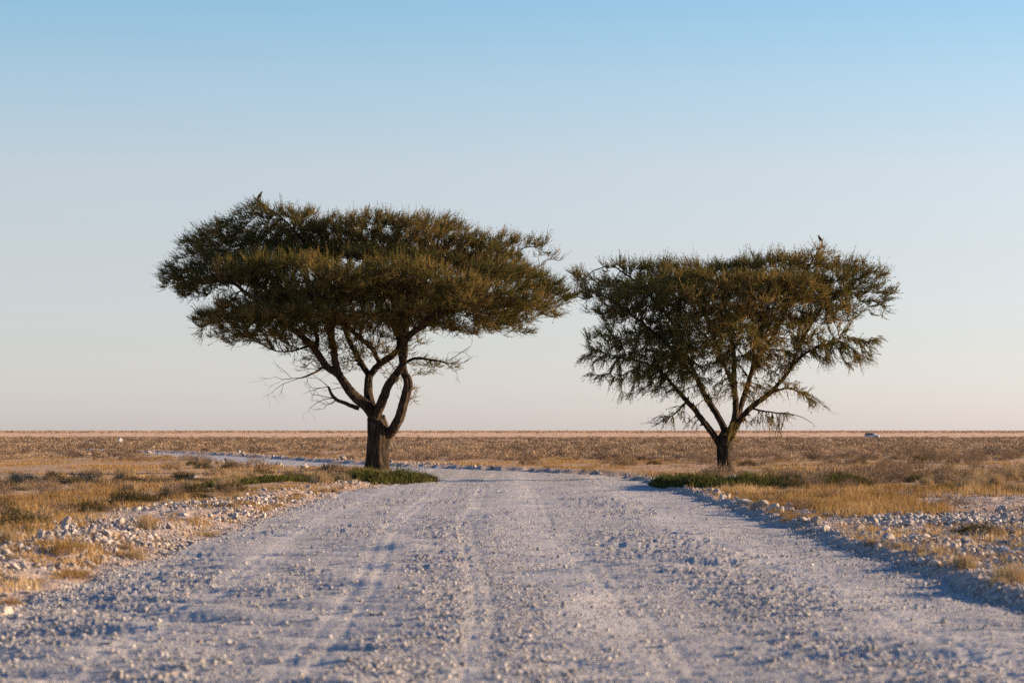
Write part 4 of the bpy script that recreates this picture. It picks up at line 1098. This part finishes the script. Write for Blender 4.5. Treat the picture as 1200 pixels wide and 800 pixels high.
root_R, pos_R = build_tree('smaller acacia with ragged drooping layers right of the road', DR, (850, 561), limbs_R, pads_R, 23,
                    per=7.0, upw=.26, length=.28, leaf=14, center=(860, 420, 0), dens=2.8, droop=drp, thin=.74,
                    dead=((786, 488, -.7, (-.7, 0, -.6)), (790, 453, -.7, (-.8, 0, -.4)), (918, 484, -1, (1, 0, -.3)), (938, 460, -1.2, (1, 0, -.3))))

# ------------------------------------------------------------------ birds
def loft(rings, sides=12):
    """rings: (centre xyz, radius across, radius up, axis angle) -> closed bmesh"""
    bm = bmesh.new(); prev = None; first = None
    for c, a, b, ang in rings:
        ring = []
        for k in range(sides):
            t = 2 * math.pi * k / sides
            v = Vector((0, math.cos(t) * a, math.sin(t) * b))
            v = Matrix.Rotation(-ang, 3, 'Y') @ v
            ring.append(bm.verts.new(Vector(c) + v))
        if prev:
            for k in range(sides): bm.faces.new((prev[k], prev[(k + 1) % sides], ring[(k + 1) % sides], ring[k]))
        else: first = ring
        prev = ring
    bm.faces.new(first[::-1]); bm.faces.new(prev)
    bmesh.ops.recalc_face_normals(bm, faces=bm.faces)
    return bm

M_black = plain('black_feathers', (0.012, 0.011, 0.012), .5)
M_brownf = plain('brown_feathers', (0.07, 0.04, 0.025), .7)
M_whitef = plain('white_feathers', (0.7, 0.66, 0.6), .8)
M_beak = plain('horn_beak', (0.04, 0.035, 0.03), .4)
def bird(px, py_foot, D, H, label, mat, face=1, upright=65, name='perched_bird', lower=None):
    """an upright perched bird H metres tall, facing right (+1) or left (-1)"""
    p = at(px, py_foot, D)
    root = link(name, None, loc=p, label=label, category='bird')
    root.scale = (H * face * 1.35, H * 1.2, H)
    a = R(upright)
    bdy = bm_mesh('body', loft([((-.20, 0, .12), .02, .015, a), ((-.16, 0, .2), .10, .08, a), ((-.09, 0, .34), .155, .14, a), ((-.01, 0, .5), .165, .155, a), ((.05, 0, .64), .135, .125, a),
                                ((.085, 0, .74), .09, .085, a), ((.11, 0, .81), .088, .085, R(70)), ((.135, 0, .88), .085, .08, R(50)), ((.17, 0, .93), .05, .045, R(35)), ((.19, 0, .935), .01, .01, 0)]), True)
    link('body', bdy, mat, root)
    bk = bm_mesh('beak', loft([((.18, 0, .925), .03, .03, 0), ((.26, 0, .905), .018, .018, -.2), ((.32, 0, .875), .003, .003, -.4)], 8), True)
    link('beak', bk, M_beak, root)
    tl = bm_mesh('tail', loft([((-.12, 0, .25), .07, .03, R(70)), ((-.2, 0, .08), .06, .02, R(70)), ((-.27, 0, -.1), .055, .012, R(70))], 8), True)
    link('tail', tl, mat, root)
    for s in (-1, 1):
        wg = bm_mesh('wing', loft([((.03, s * .13, .66), .02, .02, a), ((-.03, s * .155, .52), .035, .1, a), ((-.11, s * .14, .34), .03, .09, a), ((-.22, s * .07, .1), .01, .02, a)], 10), True)
        link('wing', wg, mat, root)
        lg = bm_mesh('leg', loft([((.02, s * .05, .32), .03, .03, R(90)), ((.03, s * .055, .16), .014, .014, R(90)), ((.03, s * .055, 0), .012, .012, R(90)), ((.03, s * .055, -.01), .03, .03, R(90))], 8), True)
        link('leg', lg, M_beak, root)
        ey = bm_mesh('eye', loft([((.15, s * .066, .90), .004, .004, 0), ((.155, s * .072, .90), .012, .012, 0), ((.165, s * .068, .90), .004, .004, 0)], 8), True)
        link('eye', ey, M_whitef if mat is M_black else M_beak, root)
    if lower is not None:
        bl = bm_mesh('belly_patch', loft([((-.03, 0, .18), .05, .05, a), ((-.01, 0, .26), .15, .13, a), ((.03, 0, .36), .17, .15, a), ((.05, 0, .42), .13, .12, a)]), True)
        link('belly_patch', bl, lower, root)
    return root
bird(304.6, 234.6, DL, .31, 'black bird with pointed beak perched on the top left twigs of the larger tree', M_black, 1, 72)
bird(961, 284.5, DR + .6, .25, 'brown bird perched upright on the highest twigs of the smaller tree', M_brownf, -1, 78)
bird(991.5, 391.3, DR - 1, .19, 'small dark bird sitting on a low outer branch of the smaller tree', M_brownf, 1, 55)
Yb = 205.0; xb = (353.5 - 600) / F * Yb
zb_ = float(height(np.array([xb]), np.array([Yb]))[0])
bird(353.5, 504 + (CAM_Z - zb_) / Yb * F, Yb, .5, 'black and white ground bird standing in scrub beyond the side road', M_black, -1, 50, 'ground_bird', M_whitef)

# ------------------------------------------------------------------ far car and white marker
M_paint = plain('white_car_paint', (0.65, 0.65, 0.67), .3, .5)
M_glass = plain('dark_car_glass', (0.015, 0.017, 0.02), .1, .6)
M_tyre = plain('black_tyre', (0.02, 0.02, 0.02), .9)
M_rim = plain('grey_rim', (0.4, 0.4, 0.42), .4)
def extrude(profile, w0, w1=None, ztaper=None):
    bm = bmesh.new(); L, Rr = [], []
    for x_, z_ in profile:
        hw = w0 / 2 if ztaper is None or z_ < ztaper else w1 / 2
        L.append(bm.verts.new((x_, -hw, z_))); Rr.append(bm.verts.new((x_, hw, z_)))
    n = len(profile)
    for k in range(n): bm.faces.new((L[k], L[(k + 1) % n], Rr[(k + 1) % n], Rr[k]))
    bm.faces.new(L[::-1]); bm.faces.new(Rr)
    bmesh.ops.recalc_face_normals(bm, faces=bm.faces)
    bmesh.ops.bevel(bm, geom=[e for e in bm.edges], offset=.04, segments=2, affect='EDGES')
    return bm
def car():
    Yc = 740.0; xc = (1022 - 600) / F * Yc; zc = float(height(np.array([xc]), np.array([Yc]))[0])
    root = link('estate_car', None, loc=(xc, Yc, zc), category='car', label='white car driving through the far scrub right of the smaller tree')
    root.rotation_euler = (0, 0, R(-20))
    body = [(-2.25, .42), (-2.3, .75), (-2.22, 1.0), (-1.0, 1.04), (.75, 1.04), (1.0, 1.0), (2.05, .88), (2.28, .72), (2.3, .42), (1.9, .32), (-1.9, .32)]
    link('body', bm_mesh('body', extrude(body, 1.8)), M_paint, root)
    cab = [(-2.15, 1.02), (-1.95, 1.5), (-1.6, 1.62), (-.1, 1.62), (.25, 1.55), (.95, 1.02)]
    link('cabin', bm_mesh('cabin', extrude(cab, 1.74, 1.4, 1.2)), M_glass, root)
    rf = [(-1.95, 1.56), (-1.7, 1.67), (-.1, 1.67), (.2, 1.58), (-.1, 1.60), (-1.7, 1.60)]
    link('roof', bm_mesh('roof', extrude(rf, 1.44)), M_paint, root)
    for x_ in (-1.4, 1.42):
        for s in (-1, 1):
            bm = bmesh.new(); bmesh.ops.create_cone(bm, cap_ends=True, segments=24, radius1=.35, radius2=.35, depth=.24)
            bmesh.ops.rotate(bm, verts=bm.verts, matrix=Matrix.Rotation(R(90), 3, 'X')); bmesh.ops.translate(bm, verts=bm.verts, vec=(x_, s * .82, .35))
            wh = link('wheel', bm_mesh('wheel', bm), M_tyre, root)
            bm = bmesh.new(); bmesh.ops.create_cone(bm, cap_ends=True, segments=16, radius1=.2, radius2=.16, depth=.26)
            bmesh.ops.rotate(bm, verts=bm.verts, matrix=Matrix.Rotation(R(90), 3, 'X')); bmesh.ops.translate(bm, verts=bm.verts, vec=(x_, s * .83, .35))
            link('rim', bm_mesh('rim', bm), M_rim, wh)
    for s in (-1, 1):
        link('headlight', bm_mesh('headlight', extrude([(2.2, .68), (2.34, .66), (2.3, .84), (2.1, .86)], .34)), M_rim, root).location = (0, s * .62, 0)
        link('window', bm_mesh('window', extrude([(-1.9, 1.1), (-1.75, 1.48), (-.1, 1.5), (.7, 1.1)], .03)), M_glass, root).location = (0, s * .84, 0)
car()
Yw = 470.0
rk = rock((141 - 600) / F * Yw, Yw, 1.3, 'small bright white stone marker standing on the far left plain', k=2, sc=(.75, .75, 1.1), name='stone_marker')
rk['category'] = 'marker'
rk.rotation_euler = (0, 0, 0.4)
rk.data = rk.data.copy(); rk.data.materials[0] = plain('whitewash', (0.82, 0.80, 0.76), .9, .1)
